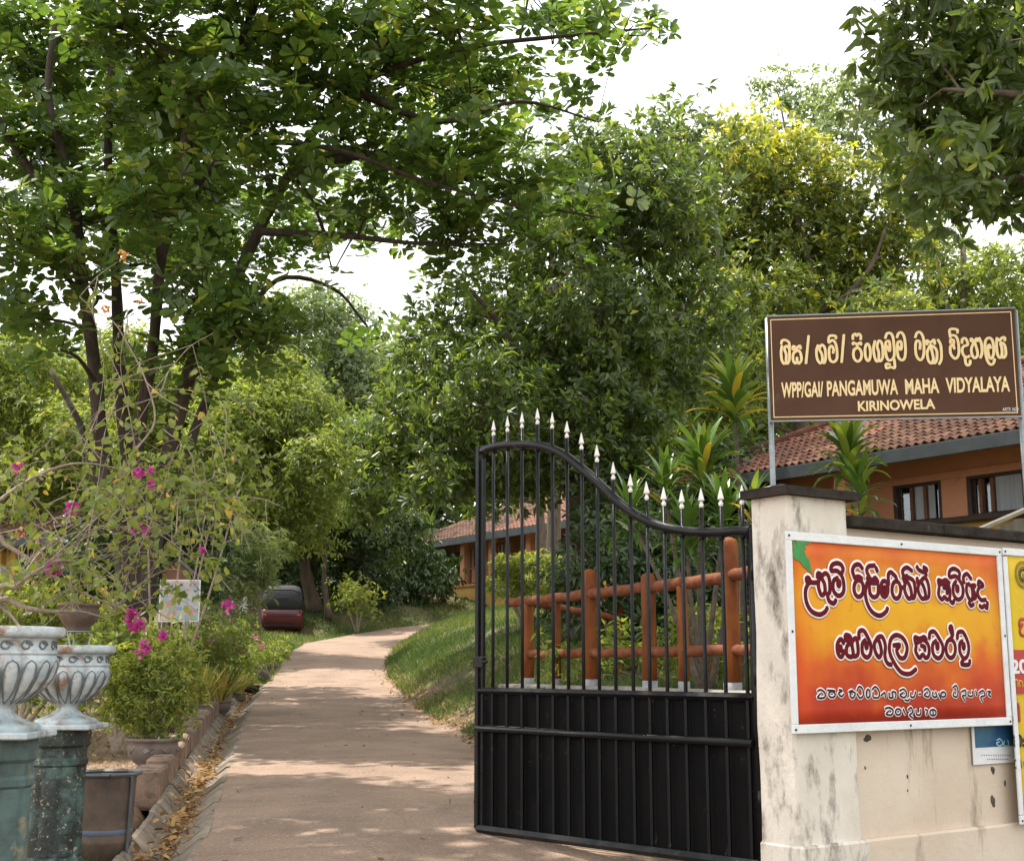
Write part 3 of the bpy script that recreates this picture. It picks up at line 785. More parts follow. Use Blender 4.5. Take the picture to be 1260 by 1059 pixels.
# dense growth at the very back, reading as one mass
bl = []
for i in range(46):
    px = -120 + i * 33; 
    top = 470 if px < 600 else 400
    for py in (top + random.uniform(-15, 40), top + 90, top + 180, top + 270):
        bl.append(B(px + random.uniform(-10, 10), py, random.uniform(74, 84), 42, 62, cov=1.9, dep=3))
arr, _ = foliage(bl, 6, .85, .38, droop=.3, tint=(.35, .25))
P, D, Nn, L_, W_, tn = arr
tag(link("wooded_hillside", leaf_mesh_data("wooded_hillside", T_DIAM, P, D, Nn, L_, W_, tn, LM['mango'])), kind="stuff", label="distant dark woodland closing the view behind all the trees", cat="woodland")
# ================================================================== IRON GATE
M_IRON = mat("black_enamel", (.005, .005, .006), (.008, .008, .009), scale=7, rough=.34, spec=.2, bump=.12, bscale=60, third=(.07, .05, .035), tscale=18, tlo=.63, thi=.70, rvar=.1, dist=.004)
M_SHEET = mat("black_sheet", (.003, .003, .0033), (.005, .0048, .0048), scale=4, rough=.55, spec=.06, bump=.15, bscale=14, third=(.06, .048, .038), tscale=13, tlo=.63, thi=.72, rvar=.12, rand=.15,
              stretch=(1, 1, .4))
M_SPEAR = mat("silver_paint", (.72, .70, .66), (.55, .52, .47), scale=30, rough=.5, spec=.5, third=(.30, .24, .18), tscale=40, tlo=.62, thi=.72)
H0 = U(941, 1070, 6.8); F0 = U(587, 1020, 8.72)
gdir = Vector((F0.x - H0.x, F0.y - H0.y, 0)); GLEN = gdir.length; gdir.normalize()
gn = Vector((gdir.y, -gdir.x, 0))
if gn.y > 0: gn = -gn                       # faces the camera side
gate = frame_thing("iron_gate", "open black iron gate leaf with a swooping top rail and silver spearheads", "gate", (H0.x, H0.y, 0), gdir)
def gp(px, py):
    p = on_plane(px, py, H0, gn); q = p - Vector((H0.x, H0.y, 0)); return q.dot(gdir), q.z
# local frame: x along the leaf from the hinge, z up, front = -y or +y
FY = 1.0 if gn.dot(Vector((-gdir.y, gdir.x, 0))) > 0 else -1.0
def lp(u_, z_, off=0.0): return Vector((u_, FY * off, z_))
u_end = gp(589, 700)[0]
zb0, zb1 = gp(936, 1064)[1], gp(590, 1019)[1]
z_top = gp(760, 853.5)[1]
z_mid = gp(760, 906)[1]
topc = [gp(*p) for p in [(941, 652), (912, 653), (880, 655), (850, 654), (820, 649), (795, 640), (772, 626), (750, 607), (730, 588), (712, 573), (695, 560), (676, 551), (655, 547), (632, 547), (612, 549), (594, 554)]]
topc[0] = (0.02, topc[0][1])
sp = smooth_pts([lp(a, b) for a, b in topc], 4)
MB().tube(sp, .027, n=12).build("top_rail", M_IRON, gate)
def zcurve(u_): return float(np.interp(u_, [p.x for p in sp], [p.z for p in sp]))
zbot = lambda u_: zb0 + (zb1 - zb0) * u_ / u_end
MB().tube([lp(0, zbot(0) - .0), lp(0, zcurve(.02) + .018)], .030, n=12).build("hinge_stile", M_IRON, gate)
MB().tube([lp(.045, zbot(0) + .02, -.012), lp(.045, zcurve(.04) - .02, -.012)], .014, n=8).build("inner_stile", M_IRON, gate)
MB().box(lp(u_end, (zbot(u_end) + gp(590, 549)[1]) / 2), (.036, .036, gp(590, 549)[1] - zbot(u_end)), bev=.004).build("lock_stile", M_IRON, gate)
MB().box(lp(u_end - .045, (zbot(u_end) + gp(597, 560)[1]) / 2, -.006), (.022, .024, gp(597, 560)[1] - zbot(u_end) - .04), bev=.003).build("lock_stile", M_IRON, gate)
for z_, nm, s in ((zbot, "bottom_rail", .042),):
    M = Matrix.Rotation(0, 3, 'Y')
    a, b = lp(.025, zbot(.025), .012), lp(u_end - .02, zbot(u_end), .012)
    MB().tube([a, b], s / 2 * 1.2, n=4, smooth=False, phase=.5).build(nm, M_IRON, gate)
MB().tube([lp(.025, z_mid + .01, .024), lp(u_end - .02, z_mid - .002, .024)], .021, n=10).build("mid_rail", M_IRON, gate)
MB().tube([lp(.025, z_top, .004), lp(u_end - .02, z_top, .004)], .022, n=4, smooth=False, phase=.5).build("panel_rail", M_IRON, gate)
# bars with spearheads, and the sheet panels folded between them
tips = [(607, 515), (624, 510), (642, 505), (661, 500), (679, 505), (697, 516), (715, 530), (734, 545), (754, 566), (775, 581), (795, 590), (816, 597), (838, 600), (862, 598), (886, 596), (912, 594)]
bu = [gp(*t) for t in tips]
def spear_mesh():
    mb = MB()
    pr = [(0, .098), (.004, .088), (.0205, .030), (.0205, .026), (.009, .030), (.008, .012), (.0125, .008), (.0125, -.004), (.010, -.008), (.010, -.014)]
    mb.lathe([(r, z) for r, z in pr][::-1], n=8)
    mb.v = [(v[0], v[1] * (.62 if v[2] > .017 else 1), v[2]) for v in mb.v]
    return mb.mesh("spearhead", M_SPEAR)
spm = spear_mesh()
for i, (u_, zt) in enumerate(bu):
    zt_ = zt - .105
    b = MB().tube([lp(u_, zbot(u_) + .02, -.002), lp(u_, zt_ - .01, -.002)], .0105, n=8)
    bo = b.build("bar", M_IRON, gate)
    link("spearhead", spm, gate, lp(u_, zt_, -.002), (0, random.uniform(-.02, .02), random.uniform(-.3, .3)))
    MB().lathe([(.0, -.012), (.0155, -.01), (.0155, .01), (0, .012)], n=8, c=lp(u_, zcurve(u_) - .028, -.002)).build("collar", M_IRON, gate)
us = [0.062] + sorted(b[0] for b in bu) + [u_end - .055]
for i in range(len(us) - 1):
    a, b = us[i], us[i + 1]
    for z0_, z1_ in ((None, z_mid - .005), (z_mid + .02, z_top)):
        mb = MB()
        za, zb_ = (zbot(a) + .02, zbot(b) + .02) if z0_ is None else (z0_, z0_)
        d = -.012 + random.uniform(-.002, .002)
        w = b - a
        xs_ = [(a + .004, d + .010), (a + .020, d), (b - .020, d), (b - .004, d + .010)]
        vs = []
        for x_, o_ in xs_:
            t = (x_ - a) / w
            vs += [lp(x_, za + (zb_ - za) * t, o_), lp(x_, z1_, o_), lp(x_, za + (zb_ - za) * t, o_ - .003), lp(x_, z1_, o_ - .003)]
        fs = []
        for k in range(3):
            p, q = k * 4, k * 4 + 4
            fs += [(p, q, q + 1, p + 1), (p + 2, p + 3, q + 3, q + 2), (p + 1, q + 1, q + 3, p + 3), (p, p + 2, q + 2, q)]
        fs += [(0, 1, 3, 2), (12, 14, 15, 13)]
        mb.add(vs, fs).build("panel", M_SHEET, gate)
    if i > 0:
        MB().tube([lp(a, zbot(a) + .02, .004), lp(a, z_top, .004)], .010, n=4, smooth=False, phase=.5).build("rib", M_IRON, gate)
for z_ in (gp(944, 985)[1], gp(940, 700)[1], gp(940, 830)[1]):
    MB().lathe([(.0, -.05), (.034, -.05), (.034, .05), (0, .05)], n=12, c=lp(-.012, z_, .0)).build("hinge_knuckle", M_IRON, gate)
    MB().box(lp(-.06, z_, -.02), (.11, .02, .035), bev=.003).build("hinge_strap", M_IRON, gate)

zlk = (z_top + z_mid) / 2
MB().box(lp(u_end - .05, z_top + .18, .028), (.11, .03, .07), bev=.005).build("latch_box", M_IRON, gate)
MB().tube([lp(u_end - .14, z_top + .18, .035), lp(u_end + .03, z_top + .18, .035)], .008, n=8).build("latch_bolt", M_GALV0 if False else M_IRON, gate)
# ================================================================== PILLAR, WALL, BANNERS
WD = Vector((.818, .576, 0)); WN = Vector((.576, -.818, 0))      # along the wall to the right; out of the wall towards the road
PC = U(978, 900, 6.55); PC.z = 0                                    # near corner of the gate pillar
M_PLASTER = mat("stained_plaster", (.67, .62, .545), (.55, .49, .415), scale=2.2, rough=.92, spec=.2, bump=.45, bscale=24,
                third=(.12, .10, .08), tscale=5.5, tlo=.51, thi=.69, stretch=(1, 1, .5), dist=.01, tstretch=(1.3, 1.3, .55))
M_PLASTER_W = mat("cream_plaster", (.64, .54, .44), (.56, .45, .35), scale=1.6, rough=.92, spec=.2, bump=.3, bscale=22,
                  third=(.20, .16, .12), tscale=3.8, tlo=.57, thi=.74, dist=.01, tstretch=(1.6, 1.6, .35))
M_CAP = mat("mossy_cap", (.045, .036, .03), (.022, .019, .017), scale=8, spec=.1, rough=1.0, bump=.7, bscale=30, third=(.14, .12, .10), tscale=7, tlo=.6, thi=.75)
pillar = frame_thing("gate_pillar", "mould-stained plaster gate pillar with a dark slab cap beside the iron gate", "pillar", (PC.x, PC.y, 0), WD)
def wl_(px, py, off=0.0):
    p = on_plane(px, py, PC + WN * off, WN) - Vector((PC.x, PC.y, 0)); return p.dot(WD), p.z
PW, PD = .455, .24
zc = wl_(1000, 612)[1]
mb = MB()
# local: x along wall, y away from the road
nseg = 10
pv, pf = [], []
ring = [(0.012, 0), (PW - .02, 0), (PW, .02), (PW, PD), (0, PD), (0, .012)]
for k in range(nseg + 1):
    z = -.35 + (zc + .35) * k / nseg
    for x, y in ring: pv.append((x + .004 * math.sin(k * 2.1 + x * 9), y + .004 * math.sin(k * 1.3 + 1), z))
for k in range(nseg):
    for i in range(6):
        j = (i + 1) % 6; pf.append((k * 6 + i, k * 6 + j, k * 6 + 6 + j, k * 6 + 6 + i))
pf.append(tuple(range(nseg * 6, nseg * 6 + 6)))
MB().add(pv, pf).build("shaft", M_PLASTER, pillar)
o = .04
v = [(-o, -o, zc), (PW + o, -o, zc), (PW + o, PD + o, zc), (-o, PD + o, zc)]
v2 = [(a, b, zc + .045) for a, b, c in v]
ap = [(PW * .2, PD * .5, zc + .075), (PW * .8, PD * .5, zc + .075)]
MB().add(v + v2 + ap, [(3, 2, 1, 0), (0, 1, 5, 4), (1, 2, 6, 5), (2, 3, 7, 6), (3, 0, 4, 7), (4, 5, 9, 8), (5, 6, 9), (6, 7, 8, 9), (7, 4, 8)]).build("cap", M_CAP, pillar)
zl = wl_(1000, 1040, .03)[1]
MB().box((PW / 2 + .0, PD / 2 - .012, (zl - .4) / 2), (PW + .02, PD + .05, zl + .4), bev=.012).build("plinth", M_PLASTER, pillar)
MB().lathe([(0, -.025), (.03, -.02), (.045, 0), (.035, .02), (0, .03)], n=8, c=(.01, .12, zc + .03)).build("stone", mat("pale_stone", (.6, .56, .5)), pillar)

REC = .045                                                        # the wall face stands this far behind the pillar face
wall = frame_thing("boundary_wall", "cream plastered boundary wall carrying the banners, right of the gate pillar", "wall", (PC.x, PC.y, 0), WD)
zw = wl_(1045, 650, -REC)[1]
LW = 5.2
mb = MB()
nx_, nz_ = 40, 14
vs, fs = [], []
for j in range(nz_ + 1):
    for i in range(nx_ + 1):
        x = PW + .002 + LW * i / nx_; z = -.35 + (zw + .35) * j / nz_
        vs.append((x, REC + .005 * math.sin(i * 1.3 + j * .7) * math.sin(j * 1.1), z))
for j in range(nz_):
    for i in range(nx_):
        a = j * (nx_ + 1) + i; fs.append((a, a + 1, a + nx_ + 2, a + nx_ + 1))
mb.add(vs, fs, True)
mb.box((PW + LW / 2, REC + .10, zw / 2 - .175), (LW, .16, zw + .34))
mb.build("wall_face", M_PLASTER_W, wall)
zpl = wl_(1150, 1023, -REC + .035)[1]
mb = MB()
mb.box((PW + LW / 2 + .01, REC - .012, (zpl - .4) / 2), (LW, .05, zpl + .4), bev=.012)
mb.build("plinth", M_PLASTER_W, wall)
mb = MB()
for i in range(7):
    mb2 = MB().box((PW + .002 + LW * (i + .5) / 7, REC + .085, zw + .032), (LW / 7 - .004, .30, .062), bev=.008, jit=.003)
    mb2.build("coping_slab", M_CAP, wall)
# mould blotches and a scraped patch of the plaster are raised crusts
M_MOULD = mat("mould_crust", (.07, .055, .04), (.11, .09, .06), scale=40, rough=1.0, bump=.6, bscale=90)
def crust(px, py, rw, rh):
    u_, z_ = wl_(px, py, -REC)
    n = 16; P_ = []
    for k in range(n):
        a = 2 * math.pi * k / n; q = 1 + .22 * math.sin(k * .9 + px) + random.uniform(-.1, .1)
        P_.append((u_ + rw * q * math.cos(a), REC - .0045, z_ + rh * q * math.sin(a)))
    c = (u_, REC - .009, z_)
    MB().add(P_ + [c] + [(p[0], REC + .006, p[2]) for p in P_], [(i, (i + 1) % n, n) for i in range(n)] + [(i, i + n + 1, (i + 1) % n + n + 1, (i + 1) % n) for i in range(n)]).build("mould_patch", M_MOULD, wall)
for a in [(1221, 985, .018, .032), (1221, 947, .014, .02), (1236, 963, .008, .014), (1116, 955, .004, .008), (1116, 972, .003, .006), (1064, 944, .004, .008), (1067, 908, .03, .016),
          (1240, 1050, .06, .03), (1215, 1056, .03, .02)]: crust(*a)

# ---- stroke lettering: each stroke is a flattened bead laid on the board
def homog(quad, w, h):
    src = quad; dst = [(0, h), (w, h), (w, 0), (0, 0)]
    A, b = [], []
    for (x, y), (X, Y) in zip(src, dst):
        A.append([x, y, 1, 0, 0, 0, -X * x, -X * y]); b.append(X)
        A.append([0, 0, 0, x, y, 1, -Y * x, -Y * y]); b.append(Y)
    s = np.linalg.solve(np.array(A, float), np.array(b, float))
    def f(px, py):
        d = s[6] * px + s[7] * py + 1
        return (s[0] * px + s[1] * py + s[2]) / d, (s[3] * px + s[4] * py + s[5]) / d
    return f
NYL = Vector((0, -1, 0))
def strokes(mb, strs, f, view, hw, th, y0, close=False):
    """strs: strokes in a zoomed view; view = (ox, oy, scale); hw = half width in metres; th = bead height"""
    ox, oy, sc = view
    for s_ in strs:
        if isinstance(s_, tuple):                                  # (cx, cy, rx, ry) ring
            cx, cy, rx_, ry_ = s_
            pts = [(cx + rx_ * math.sin(2 * math.pi * k / 14), cy - ry_ * math.cos(2 * math.pi * k / 14)) for k in range(15)]
        else: pts = s_
        q = []
        for x, y in pts:
            a, b = f(ox + x / sc, oy + y / sc); q.append(Vector((a, 0, b)))
        q = smooth_pts(q, 5) if len(q) > 2 else q
        # rounded ends
        e0 = (q[0] - q[1]).normalized() * hw * .6; e1 = (q[-1] - q[-2]).normalized() * hw * .6
        q = [q[0] + e0] + q + [q[-1] + e1]
        r = [hw * .62] + [hw] * (len(q) - 2) + [hw * .62]
        j = random.uniform(0, .00025)
        q = [p + Vector((0, -(y0 + j), 0)) for p in q]
        mb.tube(q, r, n=8, flat=(NYL, th / hw))
def text_mesh(txt, size, offset=0.0, sx=1.0, extrude=.001, spacing=1.0):
    c = bpy.data.curves.new("lettering", 'FONT'); c.body = txt; c.size = size; c.offset = offset; c.extrude = extrude; c.space_character = spacing
    c.align_x = 'LEFT'
    o_ = bpy.data.objects.new("lettering", c); COL.objects.link(o_)
    dg = bpy.context.evaluated_depsgraph_get(); me = bpy.data.meshes.new_from_object(o_.evaluated_get(dg))
    bpy.data.objects.remove(o_); bpy.data.curves.remove(c)
    me.transform(Matrix.Scale(sx, 4, (1, 0, 0)))
    return me
def place_text(name, txt, f, p_left, p_right, pxh, mtl, parent, y0, offset=.0, spacing=1.0):
    """text filling from photo pixel p_left to p_right (baseline) with cap height pxh pixels"""
    a = f(*p_left); b = f(*p_right); t = f(p_left[0], p_left[1] - pxh)
    h = math.hypot(t[0] - a[0], t[1] - a[1]); w = math.hypot(b[0] - a[0], b[1] - a[1])
    me = text_mesh(txt, 1.0, offset=offset, spacing=spacing)
    xs_ = [v.co.x for v in me.vertices]; ys_ = [v.co.y for v in me.vertices if v.co.y >= -.01]
    x0, x1, y1 = min(xs_), max(xs_), .70
    for v in me.vertices:
        v.co = Vector(((v.co.x - x0) * w / (x1 - x0), (v.co.y) * h / y1, v.co.z))
    ang = math.atan2(b[1] - a[1], b[0] - a[0])
    me.transform(Matrix.Rotation(math.radians(90), 4, 'X'))
    me.transform(Matrix.Rotation(-ang, 4, 'Y'))
    me.materials.clear(); me.materials.append(mtl)
    return link(name, me, parent, Vector((a[0], -y0, a[1])))

# ---- the big festival banner (its face is 30 mm in front of the pillar)
BO = .030
bq = [(965, 652), (1234, 676), (1241, 889), (975, 906)]
c_tl = wl_(965, 652, BO); c_bl = wl_(975, 906, BO); c_tr = wl_(1234, 676, BO); c_br = wl_(1241, 889, BO)
BX0 = (c_tl[0] + c_bl[0]) / 2; BX1 = (c_tr[0] + c_br[0]) / 2
BZ0 = (c_bl[1] + c_br[1]) / 2; BZ1 = (c_tl[1] + c_tr[1]) / 2
BW, BH = BX1 - BX0, BZ1 - BZ0
org = PC + WN * BO + WD * BX0; org.z = BZ0
banner = frame_thing("festival_banner", "orange and yellow banner in a white frame, red outlined lettering, on the cream wall", "banner", org, WD)
f_b = homog(bq, BW, BH)
def banner_mat():
    m, nt, out = new_mat("banner_print")
    b = N(nt, "ShaderNodeBsdfPrincipled", Roughness=.55); b.inputs["Specular IOR Level"].default_value = .2
    tc = N(nt, "ShaderNodeTexCoord"); sx = N(nt, "ShaderNodeSeparateXYZ"); nt.links.new(tc.outputs["Object"], sx.inputs[0])
    mr = N(nt, "ShaderNodeMapRange"); mr.inputs["From Min"].default_value = 0; mr.inputs["From Max"].default_value = BH
    nt.links.new(sx.outputs["Z"], mr.inputs["Value"])
    n1 = noise_fac(nt, 2.6, detail=3, lo=.2, hi=.8)
    ad = N(nt, "ShaderNodeMath"); ad.operation = 'MULTIPLY_ADD'; nt.links.new(n1, ad.inputs[0]); ad.inputs[1].default_value = .34; nt.links.new(mr.outputs[0], ad.inputs[2])
    a2 = N(nt, "ShaderNodeMath"); a2.operation = 'SUBTRACT'; nt.links.new(ad.outputs[0], a2.inputs[0]); a2.inputs[1].default_value = .17
    rp = N(nt, "ShaderNodeValToRGB"); el = rp.color_ramp.elements
    st = [(0, (.26, .012, .010)), (.20, (.38, .035, .010)), (.36, (.54, .11, .010)), (.50, (.64, .31, .008)), (.66, (.66, .35, .008)), (.84, (.58, .17, .010)), (1, (.48, .095, .012))]
    while len(el) < len(st): el.new(.5)
    for e, (p, c) in zip(el, st): e.position = p; e.color = c4(c)
    nt.links.new(a2.outputs[0], rp.inputs[0])
    # red towards both sides of the print
    mx = N(nt, "ShaderNodeMapRange"); nt.links.new(sx.outputs["X"], mx.inputs["Value"]); mx.inputs["From Min"].default_value = 0; mx.inputs["From Max"].default_value = BW
    mx.inputs["To Min"].default_value = -1; mx.inputs["To Max"].default_value = 1
    pw = N(nt, "ShaderNodeMath"); pw.operation = 'POWER'; ab = N(nt, "ShaderNodeMath"); ab.operation = 'ABSOLUTE'
    nt.links.new(mx.outputs[0], ab.inputs[0]); nt.links.new(ab.outputs[0], pw.inputs[0]); pw.inputs[1].default_value = 3.0
    ml = N(nt, "ShaderNodeMath"); ml.operation = 'MULTIPLY'; nt.links.new(pw.outputs[0], ml.inputs[0]); nt.links.new(noise_fac(nt, 3.3, detail=2, lo=.3, hi=.7, w=5), ml.inputs[1])
    ml.use_clamp = True
    c = mixc(nt, ml.outputs[0], rp.outputs["Color"], (.62, .08, .02))
    sp_ = noise_fac(nt, 16, detail=4, lo=.62, hi=.72, w=9)
    s2 = N(nt, "ShaderNodeMath"); s2.operation = 'MULTIPLY'; nt.links.new(sp_, s2.inputs[0]); s2.inputs[1].default_value = .5
    c = mixc(nt, s2.outputs[0], c, (.50, .10, .02))
    bp = N(nt, "ShaderNodeBump", Strength=.5, Distance=.02); nt.links.new(noise_fac(nt, 3.5, detail=2, lo=.1, hi=.9, w=2), bp.inputs["Height"]); nt.links.new(bp.outputs[0], b.inputs["Normal"])
    nt.links.new(c, b.inputs["Base Color"]); nt.links.new(b.outputs[0], out.inputs[0])
    return m
M_PRINT = banner_mat()
def sheet(w, h, nx=18, nz=12, amp=.004, x0=0, z0=0, y=0.0, thick=.0025, ph=0.0, xf=1.0):
    mb = MB(); vs, fs = [], []
    for side in (0, 1):
        for j in range(nz + 1):
            for i in range(nx + 1):
                x, z = x0 + w * i / nx, z0 + h * j / nz
                yy = amp * math.sin(x * 5.1 * xf + ph) * math.sin(z * 4.3 + 1 + ph) + amp * .5 * math.sin(x * 13 + z * 7)
                vs.append((x, -y - yy + side * thick, z))
    n1 = (nx + 1) * (nz + 1)
    for j in range(nz):
        for i in range(nx):
            a = j * (nx + 1) + i
            fs += [(a, a + 1, a + nx + 2, a + nx + 1), (a + n1, a + n1 + nx + 1, a + n1 + nx + 2, a + n1 + 1)]
    bd = [j * (nx + 1) for j in range(nz, 0, -1)] + list(range(0, nx)) + [nx + j * (nx + 1) for j in range(0, nz)] + [nz * (nx + 1) + i for i in range(nx, 0, -1)]
    for k in range(len(bd)):
        a, b = bd[k], bd[(k + 1) % len(bd)]
        fs.append((a, a + n1, b + n1, b))
    return mb.add(vs, fs, True)
M_VINYL = mat("white_vinyl", (.70, .70, .70), (.60, .61, .62), scale=4, rough=.45, bump=.5, bscale=5, dist=.02, third=(.45, .42, .38), tscale=6, tlo=.66, thi=.8)
bd_ = .043
sheet(BW - 2 * bd_ + .006, BH - 2 * bd_ + .006, x0=bd_ - .003, z0=bd_ - .003, amp=.0012).build("print", M_PRINT, banner)
for nm, c, s in (("border", (BW / 2, -.002, BH - bd_ / 2), (BW, .012, bd_)), ("border", (BW / 2, -.002, bd_ / 2), (BW, .012, bd_)),
                 ("border", (bd_ / 2, -.002, BH / 2), (bd_, .0116, BH - 2 * bd_)), ("border", (BW - bd_ / 2, -.002, BH / 2), (bd_, .0116, BH - 2 * bd_))):
    MB().box(c, s, bev=.003).build(nm, M_VINYL, banner)
M_BLACKPT = mat("dark_tack", (.04, .04, .04))
for x, z in [(.02, .02), (BW - .02, .02), (.02, BH - .02), (BW - .02, BH - .02), (.02, BH * .5), (BW * .5, .02), (BW * .5, BH - .02), (BW - .02, BH * .5)]:
    MB().lathe([(.006, 0), (.006, .004), (0, .005)], n=8).build("tack", M_BLACKPT, banner, (x, -.008, z), (math.radians(90), 0, 0))
M_MAROON = mat("maroon_ink", (.075, .006, .014), (.14, .008, .014), scale=20, rough=.75, spec=.1)
M_WHITEINK = mat("pinkish_white_ink", (.78, .66, .62), (.80, .72, .68), scale=20, rough=.45)
M_DARKINK = mat("navy_ink", (.02, .018, .045), rough=.7, spec=.1)
D_ = (980, 680, 10.5); E_ = (1100, 680, 9.69); F_ = (1020, 760, 7.0); G_ = (995, 835, 5.478)
SD = [[(190, 395), (155, 335), (128, 350), (148, 405), (190, 393)], [(160, 400), (118, 500), (128, 650), (195, 775), (300, 820), (375, 785), (408, 730)], [(190, 395), (240, 400), (270, 395)],
      [(275, 330), (282, 278), (318, 290), (312, 340)], [(300, 335), (288, 440), (318, 548), (350, 560), (378, 515), (368, 410), (332, 330), (385, 275), (432, 340), (440, 515), (412, 560), (432, 640), (490, 672), (522, 628)],
      [(600, 275), (618, 220), (590, 160), (530, 140), (470, 170), (460, 240), (540, 245), (605, 320), (628, 450), (612, 540), (550, 572), (488, 500), (490, 380), (545, 335)], (560, 410, 14, 34),
      [(770, 340), (742, 240), (772, 172), (830, 160), (872, 212)], [(770, 335), (820, 318), (865, 345)], (822, 475, 62, 110),
      [(960, 320), (930, 245), (955, 185), (1035, 172)], [(930, 345), (965, 335), (1000, 370), (1040, 335), (1070, 400), (935, 402)], [(1080, 430), (1072, 555), (1020, 590), (972, 545), (962, 450)],
      [(932, 400), (908, 540), (940, 690), (1010, 795), (1100, 830), (1175, 780), (1197, 730)], [(1050, 200), (1070, 250)], (1158, 480, 48, 105), (1160, 490, 10, 34),
      [(1215, 420), (1212, 300), (1240, 262), (1275, 280)]]
SE = [(50, 455, 52, 105), [(60, 350), (40, 290), (0, 255)], [(140, 290), (128, 225), (180, 185), (240, 225)], [(128, 320), (180, 285), (178, 330), (140, 350)], [(160, 350), (148, 450), (182, 545), (215, 558), (232, 515), (215, 420), (180, 350)],
      [(190, 300), (258, 350), (275, 480), (258, 550), (232, 548)], [(108, 425), (150, 430)], [(300, 310), (308, 375), (345, 350)], [(330, 350), (308, 450), (342, 545), (378, 560), (398, 515), (378, 420), (350, 350), (398, 310), (435, 400), (438, 525), (400, 560)],
      [(298, 172), (325, 215), (385, 240), (420, 210), (378, 180)], [(390, 240), (412, 278)], [(560, 395), (553, 338), (600, 352), (640, 335), (682, 372)], [(558, 395), (632, 375), (680, 425), (685, 540), (650, 570), (622, 540), (590, 570), (553, 515), (560, 430)],
      [(610, 425), (650, 440), (652, 500)], [(800, 310), (802, 240), (742, 200), (690, 228), (688, 300), (760, 292), (815, 360), (842, 440), (830, 535), (780, 570), (732, 515), (728, 410), (762, 350)], (775, 440, 10, 30),
      [(690, 590), (718, 612), (734, 582)], [(855, 370), (850, 300), (892, 262), (940, 322)], [(890, 380), (882, 470), (912, 560), (950, 560), (945, 430), (905, 380)], [(948, 400), (985, 402), (962, 445), (990, 535), (962, 560)],
      [(905, 600), (930, 642), (962, 625)], [(1020, 400), (1032, 350), (1080, 402), (1030, 430), (1012, 500), (1050, 572), (1105, 570)], [(1030, 640), (1060, 662), (1090, 640), (1115, 672), (1125, 600)]]
SF = [[(135, 235), (108, 200), (78, 245), (84, 325), (115, 352), (138, 300)], (105, 280, 6, 18), [(150, 200), (150, 165), (185, 172), (200, 200)], [(150, 205), (200, 222), (162, 262), (160, 330), (198, 352), (216, 320), (205, 232), (240, 190), (256, 250), (256, 328), (225, 350)],
      [(268, 195), (270, 135), (308, 125), (345, 185), (370, 250), (366, 320), (335, 355), (298, 320), (296, 240), (322, 205)], (332, 252, 6, 22), [(430, 180), (400, 240), (410, 310), (440, 352), (460, 310), (450, 240), (432, 185), (470, 178), (495, 250), (490, 340), (510, 400), (545, 416)],
      [(565, 250), (620, 245), (592, 290), (618, 352), (660, 350), (682, 270), (650, 190), (590, 160), (542, 200), (530, 300), (570, 400), (630, 478), (700, 490), (755, 450)],
      [(755, 232), (750, 178), (790, 190), (830, 175), (848, 200)], [(755, 232), (822, 200), (865, 250), (865, 330), (838, 352), (815, 325), (785, 352), (755, 300), (760, 250)], [(800, 248), (832, 260), (832, 290)],
      [(872, 185), (880, 138), (918, 130), (958, 190), (985, 250), (980, 320), (945, 355), (905, 320), (900, 240), (930, 205)], (940, 250, 6, 22), (1052, 272, 40, 78), [(1050, 190), (1072, 150), (1064, 85), (1048, 95), (1060, 140)],
      [(1110, 185), (1118, 135), (1158, 130), (1190, 190), (1205, 260), (1192, 330), (1160, 352), (1130, 300), (1130, 230), (1152, 205)], (1162, 250, 6, 20), [(1165, 352), (1140, 400), (1200, 405), (1212, 368)]]
SG = [[(62, 98), (85, 88), (112, 110), (108, 140), (62, 142), (80, 115)], [(130, 90), (160, 92), (180, 95)], (160, 118, 22, 20), [(208, 85), (228, 92), (205, 110), (225, 130), (240, 115)], [(275, 100), (300, 90), (282, 120), (300, 140), (318, 110), (300, 95)],
      [(330, 90), (345, 62), (368, 80), (372, 120), (350, 138), (330, 110)], (405, 108, 12, 28), [(432, 80), (455, 62), (478, 90), (476, 130), (440, 132), (438, 100)], [(492, 120), (515, 100), (520, 130)], [(545, 100), (548, 130), (570, 130), (565, 95), (590, 100), (588, 130)],
      [(618, 85), (645, 75), (662, 105), (645, 130), (618, 115), (640, 98)], [(650, 145), (672, 150), (680, 138)], [(692, 95), (690, 122), (712, 125), (722, 90)], [(745, 105), (756, 105)], [(778, 80), (800, 68), (818, 95), (805, 122), (780, 112), (795, 95)],
      [(835, 90), (838, 120), (860, 120), (855, 88)], [(875, 95), (882, 120), (890, 135)], (905, 105, 16, 16), [(968, 60), (990, 45), (1002, 75), (995, 118), (970, 110), (978, 85)], [(1025, 85), (1050, 75), (1052, 108), (1030, 112), (1048, 145)], [(1068, 82), (1070, 110), (1098, 110), (1095, 80)],
      [(1118, 75), (1125, 110)], [(1140, 90), (1165, 75), (1178, 105), (1150, 118), (1160, 145)], [(1195, 80), (1215, 82), (1200, 100), (1215, 112)],
      [(518, 205), (545, 198), (570, 215), (560, 245), (525, 242), (540, 222)], (605, 225, 18, 20), [(638, 205), (652, 240)], [(672, 210), (690, 195), (700, 225), (680, 245), (700, 262)], [(722, 210), (728, 240), (752, 238), (755, 205)], [(785, 205), (800, 215), (790, 240)], (835, 225, 20, 20), [(835, 212), (836, 235)]]
wpx = BW / 269.0
for nm, hw, th, y0, mt in (("letter_outline", 3.7, .0007, .0028, M_WHITEINK), ("lettering", 1.95, .0009, .0046, M_MAROON)):
    mb = MB()
    for S_, V_ in ((SD, D_), (SE, E_), (SF, F_)): strokes(mb, S_, f_b, V_, hw * wpx, th, y0)
    mb.build(nm, mt, banner)
